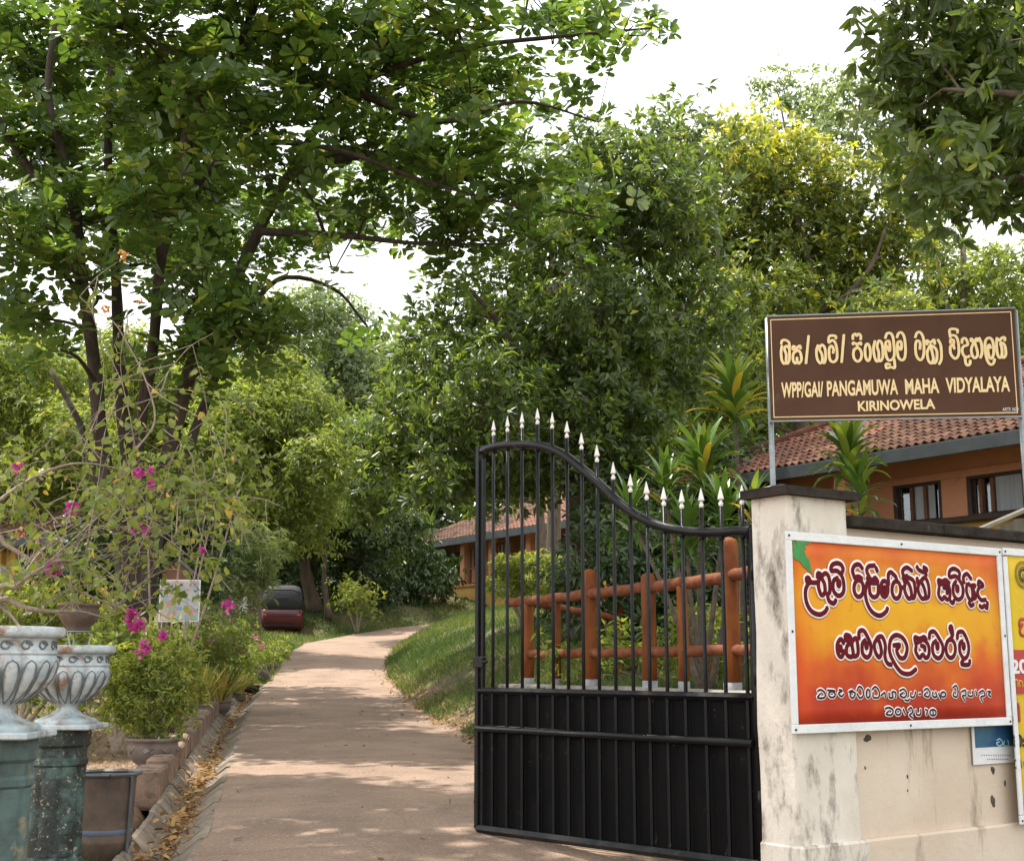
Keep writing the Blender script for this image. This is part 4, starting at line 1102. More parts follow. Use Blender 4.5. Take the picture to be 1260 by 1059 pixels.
for nm, hw, th, y0, mt in (("small_letter_outline", 1.75, .0007, .0028, M_WHITEINK), ("small_lettering", .8, .0009, .0046, M_DARKINK)):
    mb = MB(); strokes(mb, SG, f_b, G_, hw * wpx, th, y0); o_ = mb.build(nm, mt, banner); o_["kind"] = "stuff"
# printed mango leaves in the top left corner
M_GREENINK = mat("green_ink", (.02, .16, .035), (.03, .26, .05), scale=18, rough=.45)
mb = MB()
for k, (a, b, w) in enumerate([((974, 661), (1006, 663), 5), ((974, 664), (1001, 708), 5), ((975, 672), (986, 692), 5), ((990, 686), (997, 700), 3.5), ((978, 662), (992, 676), 4)]):
    p, q = Vector((*f_b(*a), 0)), Vector((*f_b(*b), 0)); d = q - p; s = Vector((-d.y, d.x, 0)).normalized() * w * wpx
    pts = [p, p + d * .3 + s, p + d * .65 + s * .8, q, p + d * .65 - s * .8, p + d * .3 - s]
    mb.add([(v.x, -.0032 - .0004 * k, v.y) for v in pts], [tuple(range(6))])
mb.build("printed_leaves", M_GREENINK, banner)
# ---- tall yellow banner at the right edge of the view
YO = .036
y0x, y0z = wl_(1238, 1016, YO); ytz = wl_(1236, 674, YO)[1]
org = PC + WN * YO + WD * (BX1 + .004); org.z = y0z
YW, YH = 1.05, ytz - y0z
yb = frame_thing("event_banner", "tall yellow banner with a round black seal, cut by the right edge", "banner", org, WD)
M_YEL = mat("yellow_print", (.62, .43, .018), (.55, .36, .015), scale=1.4, spec=.2, rough=.55, bump=.5, bscale=4, dist=.02)
sheet(YW - .06, YH - .09, x0=.035, z0=.045, amp=.003, ph=1.0).build("print", M_YEL, yb)
for c, s in (((YW / 2, -.003, YH - .02), (YW, .013, .04)), ((YW / 2, -.003, .024), (YW, .013, .048)), ((.018, -.003, YH / 2), (.036, .0125, YH - .10)), ((YW - .018, -.003, YH / 2), (.036, .0125, YH - .10))):
    MB().box(c, s, bev=.003).build("border", M_VINYL, yb)
def yl(px, py):
    p = on_plane(px, py, org, WN) - org; return p.dot(WD), p.z
def f_y(px, py): return yl(px, py)
M_REDINK = mat("red_ink", (.42, .022, .015), rough=.42); M_INK = mat("black_ink", (.02, .018, .015), rough=.45)
a, b = yl(1240, 799), yl(1240, 853)
MB().box(((.037 + YW - .037) / 2, -.0055, (a[1] + b[1]) / 2), (YW - .08, .0022, a[1] - b[1])).build("red_band", M_REDINK, yb)
cx_, cz_ = yl(1258, 707); rpx = .0042
mb = MB()
for rr in (18, 15.6, 10.5): mb.tube([Vector((cx_ + rr * rpx * math.sin(2 * math.pi * k / 40), -.006, cz_ + rr * rpx * math.cos(2 * math.pi * k / 40))) for k in range(41)], .0022, n=6, flat=(NYL, .3), caps=False)
for k in range(26):
    a_ = 2 * math.pi * (k + .5) / 26; p = Vector((cx_ + 13 * rpx * math.sin(a_), -.006, cz_ + 13 * rpx * math.cos(a_)))
    d = Vector((math.sin(a_ + (.5 if k % 2 else -.4)), 0, math.cos(a_ + (.5 if k % 2 else -.4)))) * .0045
    mb.tube([p - d, p + d], .0016, n=5, flat=(NYL, .3))
# the crest inside: a maned face
for k in range(14):
    a_ = 2 * math.pi * k / 14; mb.tube([Vector((cx_ + 5.5 * rpx * math.sin(a_), -.006, cz_ + 5.5 * rpx * math.cos(a_))), Vector((cx_ + 9.2 * rpx * math.sin(a_ + .25), -.006, cz_ + 9.2 * rpx * math.cos(a_ + .25)))], .0045, n=6, flat=(NYL, .25))
for sx_ in (-1, 1):
    mb.tube([Vector((cx_ + sx_ * 3.2 * rpx, -.006, cz_ + 2.6 * rpx)), Vector((cx_ + sx_ * 1.0 * rpx, -.006, cz_ + .2 * rpx)), Vector((cx_ + sx_ * .6 * rpx, -.006, cz_ - 2.4 * rpx))], .0018, n=6, flat=(NYL, .3))
mb.tube([Vector((cx_ - 2.4 * rpx, -.006, cz_ - 3.4 * rpx)), Vector((cx_, -.006, cz_ - 4.4 * rpx)), Vector((cx_ + 2.4 * rpx, -.006, cz_ - 3.4 * rpx))], .0018, n=6, flat=(NYL, .3))
mb.build("seal", M_INK, yb)
K_ = (1215, 660, 5.044)
mb = MB(); strokes(mb, [[(240, 512), (200, 515), (196, 555), (215, 540), (198, 580), (210, 610), (245, 612)], [(246, 512), (262, 560), (246, 612)]], f_y, K_, .0085, .0014, .0052); mb.build("red_letter", M_REDINK, yb)
place_text("numerals", "20", f_y, (1243, 828), (1263, 827), 16, M_VINYL, yb, .0085, offset=.035)
mb = MB(); strokes(mb, [[(160, 925), (158, 895), (180, 890), (182, 930)], [(195, 930), (190, 895), (210, 900), (212, 932)], [(222, 900), (235, 930)]], f_y, K_, .0038, .001, .0075); mb.build("yellow_lettering", M_YEL, yb)
R_ = (1190, 670, 3.026)
mb = MB(); strokes(mb, [[(172, 655), (174, 600), (188, 595), (192, 655)]], f_y, R_, .010, .0014, .0052); mb.build("red_letter", M_REDINK, yb)
mb = MB(); strokes(mb, [[(172, 718), (178, 706), (196, 712), (200, 735), (186, 756), (172, 740), (176, 725), (186, 730)], [(206, 745), (222, 742), (214, 722), (206, 730)]], f_y, R_, .008, .0014, .0052)
strokes(mb, [[(172, 808), (180, 800), (182, 828), (172, 826)], [(188, 806), (196, 802), (198, 828), (188, 826)], [(210, 806), (212, 826)]], f_y, R_, .0045, .0012, .0052); mb.build("black_lettering", M_INK, yb)
for z in (.02, YH - .02): MB().lathe([(.006, 0), (.006, .004), (0, .005)], n=8).build("tack", M_BLACKPT, yb, (.016, -.0095, z), (math.radians(90), 0, 0))

# ---- small blue poster showing under the two banners
pu0, pz0 = wl_(1200, 941, -.02); pu1, pz1 = wl_(1250, 880, -.02)
org = PC + WN * (-.035) + WD * pu0; org.z = pz0
bp_ = frame_thing("small_poster", "small blue poster with a white lower strip tucked under the orange banner", "poster", org, WD)
PWd, PHt = pu1 - pu0 + .1, pz1 - pz0
MB().box((PWd / 2, -.003, PHt / 2), (PWd, .006, PHt), bev=.001).build("backing", M_VINYL, bp_)
M_BLUE = mat("blue_ink", (.015, .05, .16), (.02, .12, .17), scale=7, rough=.4)
z_s = .085
MB().box((PWd / 2 + .006, -.0072, (PHt + z_s) / 2), (PWd - .03, .0018, PHt - z_s - .01)).build("blue_print", M_BLUE, bp_)
def f_p(px, py):
    p = on_plane(px, py, org, WN) - org; return p.dot(WD), p.z
Q_ = (1000, 850, 4.846)
mb = MB(); strokes(mb, [[(1090, 290), (1110, 285), (1125, 310), (1105, 325), (1088, 310), (1105, 300)], [(1135, 295), (1132, 322), (1160, 322), (1155, 290)]], f_p, Q_, .0035, .0012, .0085); mb.build("lettering", mat("pale_blue_ink", (.45, .62, .75), rough=.4), bp_)
mb = MB(); strokes(mb, [[(1000 + i * 14, 378), (1006 + i * 14, 384)] for i in range(13)] + [[(1035 + i * 13, 402), (1041 + i * 13, 407)] for i in range(10)], f_p, Q_, .0022, .0008, .0065); o_ = mb.build("caption_lettering", mat("purple_ink", (.28, .06, .22), rough=.4), bp_); o_["kind"] = "stuff"

# ================================================================== SCHOOL SIGNBOARD
M_SIGN = mat("brown_board", (.075, .035, .020), (.095, .047, .028), scale=3, spec=.15, rough=.65, third=(.15, .10, .07), tscale=5, tlo=.6, thi=.8)
M_CREAM = mat("cream_paint", (.84, .66, .36), (.80, .58, .27), scale=22, rough=.55, rvar=.1)
M_GALV = mat("galvanised_pipe", (.30, .33, .34), (.22, .24, .25), scale=12, rough=.45, metal=.4, third=(.20, .15, .11), tscale=14, tlo=.6, thi=.75)
YL_, YR_ = 10.1, 9.75
sq = [(948, 392), (1255, 381), (1256, 514), (949, 518)]
a = U(948.5, 518, YL_); b = U(1256, 514, YR_)
sdir = Vector((b.x - a.x, b.y - a.y, 0)); SW = sdir.length; sdir.normalize()
z0s = (a.z + b.z) / 2; SH = (U(948, 392, YL_).z - a.z + U(1255, 381, YR_).z - b.z) / 2
tilt_s = math.atan2(U(1255, 447, YR_).z - U(948, 455, YL_).z, SW)
sign = frame_thing("school_signboard", "brown school signboard with cream Sinhala and English lettering on two grey pipes", "sign", (a.x, a.y, a.z), sdir)
f_s0 = homog(sq, SW, SH)
sh = math.tan(tilt_s)
def f_s(px, py):
    u_, v_ = f_s0(px, py); return u_, v_ + u_ * sh
def sbox(x0, x1, z0, z1, y0, y1, nm, m):
    vs = [(x, y, z + x * sh) for x in (x0, x1) for y in (-y0, -y1) for z in (z0, z1)]
    return MB().add(vs, [(0, 1, 3, 2), (4, 6, 7, 5), (0, 4, 5, 1), (2, 3, 7, 6), (0, 2, 6, 4), (1, 5, 7, 3)]).build(nm, m, sign)
sbox(0, SW, 0, SH, .0, .022, "board", M_SIGN)
for z0_, z1_, x0_, x1_ in ((.022, .029, .022, SW - .022), (SH - .029, SH - .022, .022, SW - .022), (.0295, SH - .0295, .022, .028), (.0295, SH - .0295, SW - .028, SW - .022)):
    sbox(x0_, x1_, z0_, z1_, .0225, .0245, "painted_border", M_CREAM)
for z0_, z1_, x0_, x1_ in ((-.01, .0, -.01, SW + .01), (SH, SH + .01, -.01, SW + .01)):
    sbox(x0_, x1_, z0_, z1_, -.004, .026, "frame", M_GALV)
gz = g(a.x, a.y)
for xx in (.0, SW + .012):
    MB().tube([(xx, .03, gz - a.z - .1), (xx, .03, SH + xx * sh + .0)], .022, n=12).build("post", M_GALV, sign)
A_ = (955, 400, 12.6); B_ = (1045, 400, 12.6); C_ = (1155, 395, 12.6); W6 = (930, 370, 3.818)
SA = [[(115, 320), (130, 270), (180, 262), (235, 300), (238, 420), (232, 560), (205, 620), (182, 598), (186, 480), (162, 400), (190, 352), (222, 378)], [(125, 350), (108, 450), (118, 570), (150, 625), (180, 598)],
      [(290, 408), (298, 355), (350, 378), (398, 348), (412, 392)], [(290, 408), (350, 410), (402, 450), (418, 560), (378, 622), (350, 592), (322, 620), (290, 570), (296, 470), (345, 430)], [(350, 530), (350, 595)], [(540, 195), (485, 620)],
      [(680, 340), (653, 420), (658, 540), (700, 618), (738, 580), (735, 480), (700, 400), (738, 335), (785, 390), (790, 540), (765, 615), (740, 585)],
      [(960, 238), (955, 200), (880, 192), (848, 225), (850, 300), (900, 262), (945, 300), (968, 400), (962, 550), (905, 600), (852, 550), (850, 400), (885, 350), (918, 400), (908, 460)], [(1085, 180), (1035, 605)]]
SB = [[(90, 250), (90, 190), (130, 165), (150, 195), (178, 165), (210, 190), (210, 250)], [(88, 330), (92, 300), (150, 322), (205, 300), (208, 335)], (150, 485, 64, 105), [(90, 415), (150, 375), (150, 340)], (310, 450, 42, 132),
      [(430, 275), (403, 380), (410, 500), (440, 588), (476, 560), (480, 440), (460, 360), (492, 270), (540, 330), (542, 520), (500, 588), (476, 560)],
      [(592, 230), (625, 155), (690, 165), (718, 260), (720, 500), (655, 575), (610, 550), (590, 450), (598, 300), (650, 280), (660, 380), (648, 430), (612, 350)], [(718, 560), (720, 690), (660, 680), (592, 695), (592, 630), (650, 640)],
      [(775, 220), (800, 158), (850, 145), (890, 220), (900, 400), (880, 540), (830, 572), (782, 520), (772, 400), (785, 300), (830, 282), (842, 350), (825, 410), (790, 360)],
      [(1062, 220), (1090, 150), (1140, 140), (1185, 220), (1190, 400), (1170, 520), (1122, 572), (1065, 500), (1058, 350), (1085, 270), (1132, 300), (1126, 400)]]
S6 = [[(815, 215), (814, 195), (832, 205), (848, 192), (852, 212)], [(832, 215), (814, 250), (818, 290), (832, 303), (842, 282), (834, 222), (858, 240), (858, 282), (846, 303), (838, 290)], [(868, 192), (880, 220), (880, 280), (868, 307)]]
SC_ = [[(340, 210), (338, 160), (225, 158), (225, 285)], [(240, 245), (310, 262), (345, 350), (345, 540), (285, 612), (220, 540), (218, 430), (262, 400), (280, 460)], [(225, 372), (228, 320), (275, 330), (268, 400)],
       [(405, 370), (412, 310), (460, 298), (490, 350), (490, 400), (430, 420), (400, 480), (420, 560), (470, 592), (512, 570)], [(440, 600), (448, 690), (482, 718), (515, 690), (518, 640)],
       [(550, 345), (552, 300), (600, 338), (640, 298), (652, 342)], [(600, 340), (550, 450), (550, 540), (582, 602), (630, 580), (640, 500), (602, 345)], [(680, 290), (710, 380), (712, 520), (682, 600)],
       [(905, 620), (882, 690), (830, 702), (782, 620), (764, 450), (780, 330), (840, 288), (890, 340), (900, 480), (880, 580), (842, 612), (815, 560), (808, 440), (835, 400), (852, 450)],
       [(960, 290), (948, 400), (955, 540), (985, 598), (1022, 570), (1030, 460), (1015, 370), (1075, 400), (1088, 540), (1050, 598), (1022, 570)], [(965, 300), (1000, 330), (1040, 288), (1085, 285), (1082, 332)]]
spx = SW / 307.0
for nm, hw, th, y0, mt in (("letter_dark_outline", 2.6, .0006, .0228, mat("dark_outline_paint", (.022, .012, .008))), ("sinhala_lettering", 1.85, .0010, .0246, M_CREAM)):  # wider dark outline painted under the cream letters
    mb = MB()
    for S_, V_ in ((SA, A_), (SB, B_), (S6, W6), (SC_, C_)): strokes(mb, S_, f_s, V_, hw * spx, th, y0)
    mb.build(nm, mt, sign)
for t_, pl_, pr_, h_ in (("WPP/GAI/", (962.5, 490), (1013.5, 489), 17.5), ("PANGAMUWA", (1018, 488.5), (1105, 486.5), 17.5), ("MAHA", (1114, 486.5), (1156, 485), 17.5), ("VIDYALAYA", (1164, 485), (1244, 483.5), 17.5), ("KIRINOWELA", (1055, 507), (1150, 504.5), 11.5)):
    place_text("lettering", t_, f_s, pl_, pr_, h_, M_CREAM, sign, .0245, offset=.028)
place_text("painter_mark", "ARTS 1620", f_s, (1233, 508), (1255 - 2, 507.5), 4, mat("white_paint", (.7, .7, .7)), sign, .0245, offset=.01)
# ================================================================== BUILDINGS
M_TILE = mat("clay_tile", (.165, .08, .052), (.11, .06, .043), scale=14, rough=.95, spec=.15, bump=.3, bscale=60, third=(.07, .055, .045), tscale=2.2, tlo=.45, thi=.70, rand=.38)
M_TILE_S = mat("clay_tile_run", (.22, .088, .05), (.12, .055, .04), scale=3.4, rough=.9, bump=.3, bscale=60, third=(.11, .075, .055), tscale=1.6, tlo=.50, thi=.72)
M_FASCIA = mat("blue_grey_fascia", (.048, .06, .064), (.034, .043, .046), scale=5, rough=.7, third=(.14, .13, .11), tscale=9, tlo=.62, thi=.8)
M_ORANGE = mat("orange_wall", (.56, .26, .14), (.47, .21, .115), scale=1.2, rough=.9, third=(.28, .10, .05), tscale=3, tlo=.6, thi=.8)
M_SALMON = mat("salmon_column", (.56, .27, .15), (.48, .22, .12), scale=2, rough=.9)
M_YELLOWW = mat("yellow_wall", (.52, .33, .09), (.42, .25, .07), scale=1.6, rough=.9, third=(.22, .13, .06), tscale=4, tlo=.58, thi=.75)
M_WOOD = mat("dark_wood_frame", (.05, .028, .018), (.03, .018, .012), scale=12, rough=.6)
M_BEAMW = mat("brown_wood", (.17, .075, .035), (.12, .05, .025), scale=9, rough=.65)
M_CURTAIN = mat("grey_curtain", (.42, .44, .46), (.30, .32, .34), scale=1.0, rough=.95, stretch=(12, 12, .3))
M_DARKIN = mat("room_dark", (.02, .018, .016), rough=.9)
m_, nt_, out_ = new_mat("window_glass"); gl_ = N(nt_, "ShaderNodeBsdfGlossy", Roughness=.05); tp_ = N(nt_, "ShaderNodeBsdfTransparent"); mx_ = N(nt_, "ShaderNodeMixShader"); mx_.inputs[0].default_value = .09
gl_.inputs["Color"].default_value = (.9, .95, 1, 1); tp_.inputs["Color"].default_value = (.92, .95, .94, 1)
nt_.links.new(tp_.outputs[0], mx_.inputs[1]); nt_.links.new(gl_.outputs[0], mx_.inputs[2]); nt_.links.new(mx_.outputs[0], out_.inputs[0]); M_GLASS = m_

def tile_mesh(mtl, w=.2, l=.30):
    mb = MB(); n = 5
    def prof(k, y, dz):
        t = k / n; a = t * math.pi * 1.35
        return (w * (t - .5), y, .020 * math.cos(a * 1.48) + dz)
    vs = [prof(k, 0, .030) for k in range(n + 1)] + [prof(k, l, .0) for k in range(n + 1)] + [prof(k, 0, .012) for k in range(n + 1)]
    m = n + 1
    fs = [(k, k + 1, m + k + 1, m + k) for k in range(n)] + [(k + 1, k, 2 * m + k, 2 * m + k + 1) for k in range(n)]
    return mb.add(vs, fs, False)
def tiled_roof(parent, org, du, up, slope, cols, rows, mask, cam_near, w=.13, pitch=.19, nparts=300):
    """org = eave corner (local to parent), du = unit along the eave, up = unit horizontal away from the eave"""
    du, up = Vector(du), Vector(up)
    dv = (up * math.cos(slope) + Vector((0, 0, math.sin(slope)))).normalized(); nn = du.cross(dv).normalized()
    if nn.z < 0: nn = -nn
    spots = []
    for r in range(rows):
        for c in range(cols):
            if mask(c * w + w / 2, r * pitch): spots.append((c, r))
    tm = tile_mesh(None, w, pitch + .06)
    me = tm.mesh("roof_tile", M_TILE)
    def place(c, r):
        jx, jr = random.uniform(-.006, .006), random.uniform(-.02, .02)
        p = org + du * (c * w + w / 2 + jx) + dv * (r * pitch + random.uniform(-.008, .008)) + nn * (.02 + random.uniform(0, .006))
        a = du * math.cos(jr) + dv * math.sin(jr); b = -du * math.sin(jr) + dv * math.cos(jr)
        return Matrix(((a.x, b.x, nn.x, p.x), (a.y, b.y, nn.y, p.y), (a.z, b.z, nn.z, p.z), (0, 0, 0, 1)))
    spots.sort(key=lambda s: cam_near(s[0] * w, s[1] * pitch))
    for c, r in spots[:nparts]:
        o = link("roof_tile", me, parent); o.matrix_local = place(c, r)
    rest = MB()
    for c, r in spots[nparts:]:
        M = place(c, r); rest.add([M @ Vector(v) for v in tm.v], tm.f)
    if rest.v: o = rest.build("roof_tiles", M_TILE_S, parent); o["kind"] = "stuff"
    return dv, nn
def slab(pts, th, nm, mtl, parent):
    """polygon thickened downwards"""
    return MB().prism([Vector(p) for p in pts], Vector((0, 0, -th))).build(nm, mtl, parent)

# ---- near school block on the right
p1 = U(1262, 529, 15.4); ze = p1.z
el = lambda py: math.tan(math.atan((529.5 - py) / FPX) + TILT)
Yl = (ze - EYE) / el(584); p0 = U(915, 584, Yl)
ed = Vector((p1.x - p0.x, p1.y - p0.y, 0)).normalized()       # along the eave, to the right and nearer
en = Vector((-ed.y, ed.x, 0))                                    # away from the camera
if en.y < 0: en = -en
E0 = Vector((p0.x, p0.y, 0)) - ed * 1.9
bldB = frame_thing("school_block", "near school block with brown clay tile roof, grey-blue fascia and orange walls behind the wall", "building", (E0.x, E0.y, 0), ed)
BL = 9.5; SLP = math.radians(25); RW = 3.6
# local frame: x along the eave, y away
lx_ = Vector((1, 0, 0)); ly_ = Vector((0, 1, 0))
def bl_(px, py, off):
    o_ = E0 + en * off; p = on_plane(px, py, o_, -en) - E0; return p.dot(ed), p.z
hip = lambda x, s: s * math.cos(SLP) < x * 1.0 and s < RW / math.cos(SLP)
camE = Vector((0, 0, EYE)) - E0
tiled_roof(bldB, Vector((0, 0, ze)), lx_, ly_, SLP, int(BL / .13), int(RW / math.cos(SLP) / .19), hip, lambda x, s: abs(x - 5.0) + s * .6)
zr_ = ze + RW * math.tan(SLP)
slab([(0, 0, ze), (BL, 0, ze), (BL, RW, zr_), (RW, RW, zr_)], .05, "roof_deck", M_WOOD, bldB)
slab([(0, 0, ze), (RW, RW, zr_), (0, 2 * RW, ze)], .05, "roof_deck", M_TILE_S, bldB)
slab([(0, 2 * RW, ze), (RW, RW, zr_), (BL, RW, zr_), (BL, 2 * RW, ze)], .05, "roof_deck", M_TILE_S, bldB)
MB().box((BL / 2 - .02, -.02, ze - .07), (BL + .04, .035, .17), bev=.004).build("fascia_board", M_FASCIA, bldB)
MB().box((-.02, RW, ze - .07), (.035, 2 * RW, .17), bev=.004).build("fascia_board", M_FASCIA, bldB)
mb = MB()
mb.tube([(0, 0, ze + .07), (RW, RW, zr_ + .07), (BL, RW, zr_ + .07)], .07, n=8); mb.build("ridge_tiles", M_TILE_S, bldB)
WB = 1.25                                                         # wall set back under the eave
mb = MB()
for k in range(12): mb.box((.3 + k * .8, .62, ze + .16), (.05, 1.25, .09), Matrix.Rotation(SLP, 3, 'X'))
o_ = mb.build("rafters", M_WOOD, bldB); o_["kind"] = "stuff"
gB = .6
x0w = .9
def wbox(px0, py0, px1, py1, nm, mtl, th=.05, proud=.0, par=None):
    a = bl_(px0, py0, WB - proud); b = bl_(px1, py1, WB - proud); z0_, z1_ = min(a[1], b[1]), max(a[1], b[1]); x0_, x1_ = min(a[0], b[0]), max(a[0], b[0])
    return MB().box(((x0_ + x1_) / 2, WB - proud + th / 2, (z0_ + z1_) / 2), (x1_ - x0_, th, z1_ - z0_), bev=.003).build(nm, mtl, par or bldB)
ztopw = bl_(1200, 583, WB)[1]; zsill = bl_(1200, 637, WB)[1]
# wall panels between openings (openings are real recesses)
def xw(px): return bl_(px, 600, WB)[0]
segs = [(x0w, xw(1098)), (xw(1158), xw(1189)), (xw(1262), BL)]
for a, b in segs:
    MB().box(((a + b) / 2, WB + .1, (ztopw + zsill) / 2), (b - a, .2, ztopw - zsill)).build("wall", M_ORANGE, bldB)
MB().box(((x0w + BL) / 2, WB + .1, (ztopw + ze + .55) / 2), (BL - x0w, .2, ze + .55 - ztopw)).build("wall_head", M_ORANGE, bldB)
MB().box(((x0w + BL) / 2, WB + .1, (zsill + gB) / 2), (BL - x0w, .2, zsill - gB)).build("wall", M_YELLOWW, bldB)
MB().box(((x0w + BL) / 2, WB - .012, ztopw + .03), (BL - x0w, .03, .10), bev=.004).build("lintel", M_ORANGE, bldB)
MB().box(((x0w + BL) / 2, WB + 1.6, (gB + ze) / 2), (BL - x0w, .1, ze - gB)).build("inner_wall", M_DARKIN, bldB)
MB().box((x0w - .1, WB + 1.2, (gB + ze) / 2), (.2, 2.6, ze - gB)).build("end_wall", M_ORANGE, bldB)
for (a, b) in ((1098, 1158), (1189, 1262)):
    xa, xb = xw(a), xw(b)
    wf = thing("window_group", None, None); bpy.data.objects.remove(wf)
    fr = MB()
    for x_ in (xa + .03, xb - .03): fr.box((x_, WB + .06, (ztopw + zsill) / 2), (.06, .10, ztopw - zsill), bev=.004)
    for z_ in (ztopw - .03, zsill + .03): fr.box(((xa + xb) / 2, WB + .06, z_), (xb - xa - .125, .10, .06), bev=.004)
    win = fr.build("window", M_WOOD, bldB)
    for t in ((.36, .64) if a == 1098 else (.22, .42)):
        MB().box((xa + (xb - xa) * t, WB + .055, (ztopw + zsill) / 2), (.05, .07, ztopw - zsill - .13), bev=.004).build("mullion", M_BEAMW, win)
    ca = (.40, .82) if a == 1098 else (.46, .98)
    cu = MB(); n = 26; vs = []
    for k in range(n + 1):
        x_ = xa + (xb - xa) * (ca[0] + (ca[1] - ca[0]) * k / n); y_ = WB + .066 + .012 * math.sin(k * 1.9)
        vs += [(x_, y_, zsill + .02), (x_, y_, ztopw - .06)]
    cu.add(vs, [(2 * k, 2 * k + 2, 2 * k + 3, 2 * k + 1) for k in range(n)], True); cu.build("curtain", M_CURTAIN, win)
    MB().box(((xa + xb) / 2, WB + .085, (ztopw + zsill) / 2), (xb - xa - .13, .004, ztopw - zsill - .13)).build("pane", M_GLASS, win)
MB().box(((x0w + BL) / 2, WB - .10, zsill - .02), (BL - x0w, .24, .07), bev=.008).build("window_sill", M_WOOD, bldB)
MB().box((xw(1085), .45, (gB + ze) / 2), (.2, .2, ze - gB + .05), bev=.01).build("veranda_post", M_ORANGE, bldB)

# ---- far school block beyond the bend
zA = U(483, 674, 58).z; YA1 = (zA - EYE) / el(641)
a0, a1 = U(483, 674, 58), U(695, 641, YA1)
ad_ = Vector((a1.x - a0.x, a1.y - a0.y, 0)).normalized(); an = Vector((-ad_.y, ad_.x, 0))
if an.y < 0: an = -an
EA = Vector((a0.x, a0.y, 0))
bldA = frame_thing("school_block", "far school block with red tiled roof and yellow base wall beyond the grass bank", "building", (EA.x, EA.y, 0), ad_)
AL, AW = 24.0, 5.0
def al_(px, py, off=0.0):
    o_ = EA + an * off; p = on_plane(px, py, o_, -an) - EA; return p.dot(ad_), p.z
tiled_roof(bldA, Vector((0, 0, zA)), lx_, ly_, SLP, int(AL / .25), int(AW / math.cos(SLP) / .33), lambda x, s: s * math.cos(SLP) < x and s < AW / math.cos(SLP), lambda x, s: abs(x - 5) + abs(s - 1), w=.25, pitch=.33)
zAr = zA + AW * math.tan(SLP)
slab([(0, 0, zA), (AL, 0, zA), (AL, AW, zAr), (AW, AW, zAr)], .06, "roof_deck", M_WOOD, bldA)
slab([(0, 0, zA), (AW, AW, zAr), (0, 2 * AW, zA)], .06, "roof_deck", M_TILE_S, bldA)
slab([(0, 2 * AW, zA), (AW, AW, zAr), (AL, AW, zAr), (AL, 2 * AW, zA)], .06, "roof_deck", M_TILE_S, bldA)
MB().box((AL / 2 - .02, -.03, zA - .12), (AL, .05, .27), bev=.005).build("fascia_board", M_FASCIA, bldA)
MB().box((-.03, AW, zA - .12), (.05, 2 * AW, .27), bev=.005).build("fascia_board", M_FASCIA, bldA)
WO = 1.5
zflr = al_(590, 748, .6)[1] - .3; zpl_ = al_(587, 720, .6)[1]
xA = lambda px, off=.6: al_(px, 700, off)[0]
MB().box(((xA(536) + AL) / 2, .7, (zflr + zpl_) / 2 - .3), (AL - xA(536), .22, zpl_ - zflr + .6)).build("base_wall", M_YELLOWW, bldA)
MB().box(((xA(536) + AL) / 2, .68, zpl_ + .03), (AL - xA(536) + .1, .34, .08), bev=.008).build("wall_coping", M_ORANGE, bldA)
for px in (569, 604, 650, 700, 750): MB().box((xA(px), .7, (zpl_ + .07 + zA - .1) / 2), (.32, .26, zA - .17 - zpl_), bev=.015).build("veranda_column", M_SALMON, bldA)
MB().box(((xA(530) + AL) / 2, 2.6, (zflr + zA) / 2 + .2), (AL - xA(530), .15, zA - zflr + .8)).build("wall", M_ORANGE, bldA)
for px0, px1 in ((574, 590), (606, 620), (662, 676)):
    a, b = xA(px0), xA(px1)
    fr = MB()
    zt, zb = zA - .35, zpl_ + .1
    for x_ in (a, b): fr.box((x_, .78, (zt + zb) / 2), (.09, .08, zt - zb), bev=.005)
    for z_ in (zt, zb, zb + (zt - zb) * .42): fr.box(((a + b) / 2, .78, z_), (b - a - .095, .08, .08), bev=.005)
    win = fr.build("window", M_BEAMW, bldA)
    for k in (.33, .66): MB().box((a + (b - a) * k, .775, zb + (zt - zb) * .71), (.04, .05, (zt - zb) * .5), bev=.003).build("mullion", M_WOOD, win)
    vs = []
    for k in range(19): vs += [(a + (b - a) * k / 18, .9 + .02 * math.sin(k * 2.1), zb + (zt - zb) * .44), (a + (b - a) * k / 18, .9 + .02 * math.sin(k * 2.1), zt)]
    MB().add(vs, [(2 * k, 2 * k + 2, 2 * k + 3, 2 * k + 1) for k in range(18)], True).build("curtain", mat("white_curtain", (.55, .55, .54), rough=.9), win)

# ---- yellow house at the far left
ho = U(-70, 760, 31); hx = U(78, 760, 29)
hd = Vector((hx.x - ho.x, hx.y - ho.y, 0)); HLn = hd.length; hd.normalize()
house = frame_thing("yellow_house", "small yellow-walled house with red tile roof half hidden by bougainvillea at the left edge", "building", (ho.x, ho.y, 0), hd)
hz = U(40, 668, 30).z; hb = g(ho.x, ho.y) - .3
tiled_roof(house, Vector((-.4, -.7, hz)), lx_, ly_, math.radians(27), int((HLn + .6) / .25), 7, lambda x, s: True, lambda x, s: abs(x - 3) + s, w=.25, pitch=.33, nparts=70)
slab([(-.4, -.7, hz), (HLn + .3, -.7, hz), (HLn + .3, 1.7, hz + 2.4 * math.tan(math.radians(27))), (-.4, 1.7, hz + 2.4 * math.tan(math.radians(27)))], .05, "roof_deck", M_WOOD, house)
MB().box((HLn / 2, 1.2, (hz + hb) / 2), (HLn, .2, hz - hb + .8)).build("wall", M_YELLOWW, house)
MB().box((HLn / 2 - .05, -.72, hz - .08), (HLn + .7, .05, .2), bev=.005).build("fascia_board", M_FASCIA, house)
for t in (.5, .62, .80, .95): MB().box((HLn * t, -.1, (hz + hb) / 2), (.16, .16, hz - hb), bev=.01).build("veranda_post", M_YELLOWW, house)
MB().box((HLn * .7, 1.08, hb + 1.9), (.9, .06, 1.1), bev=.01).build("window", M_WOOD, house)
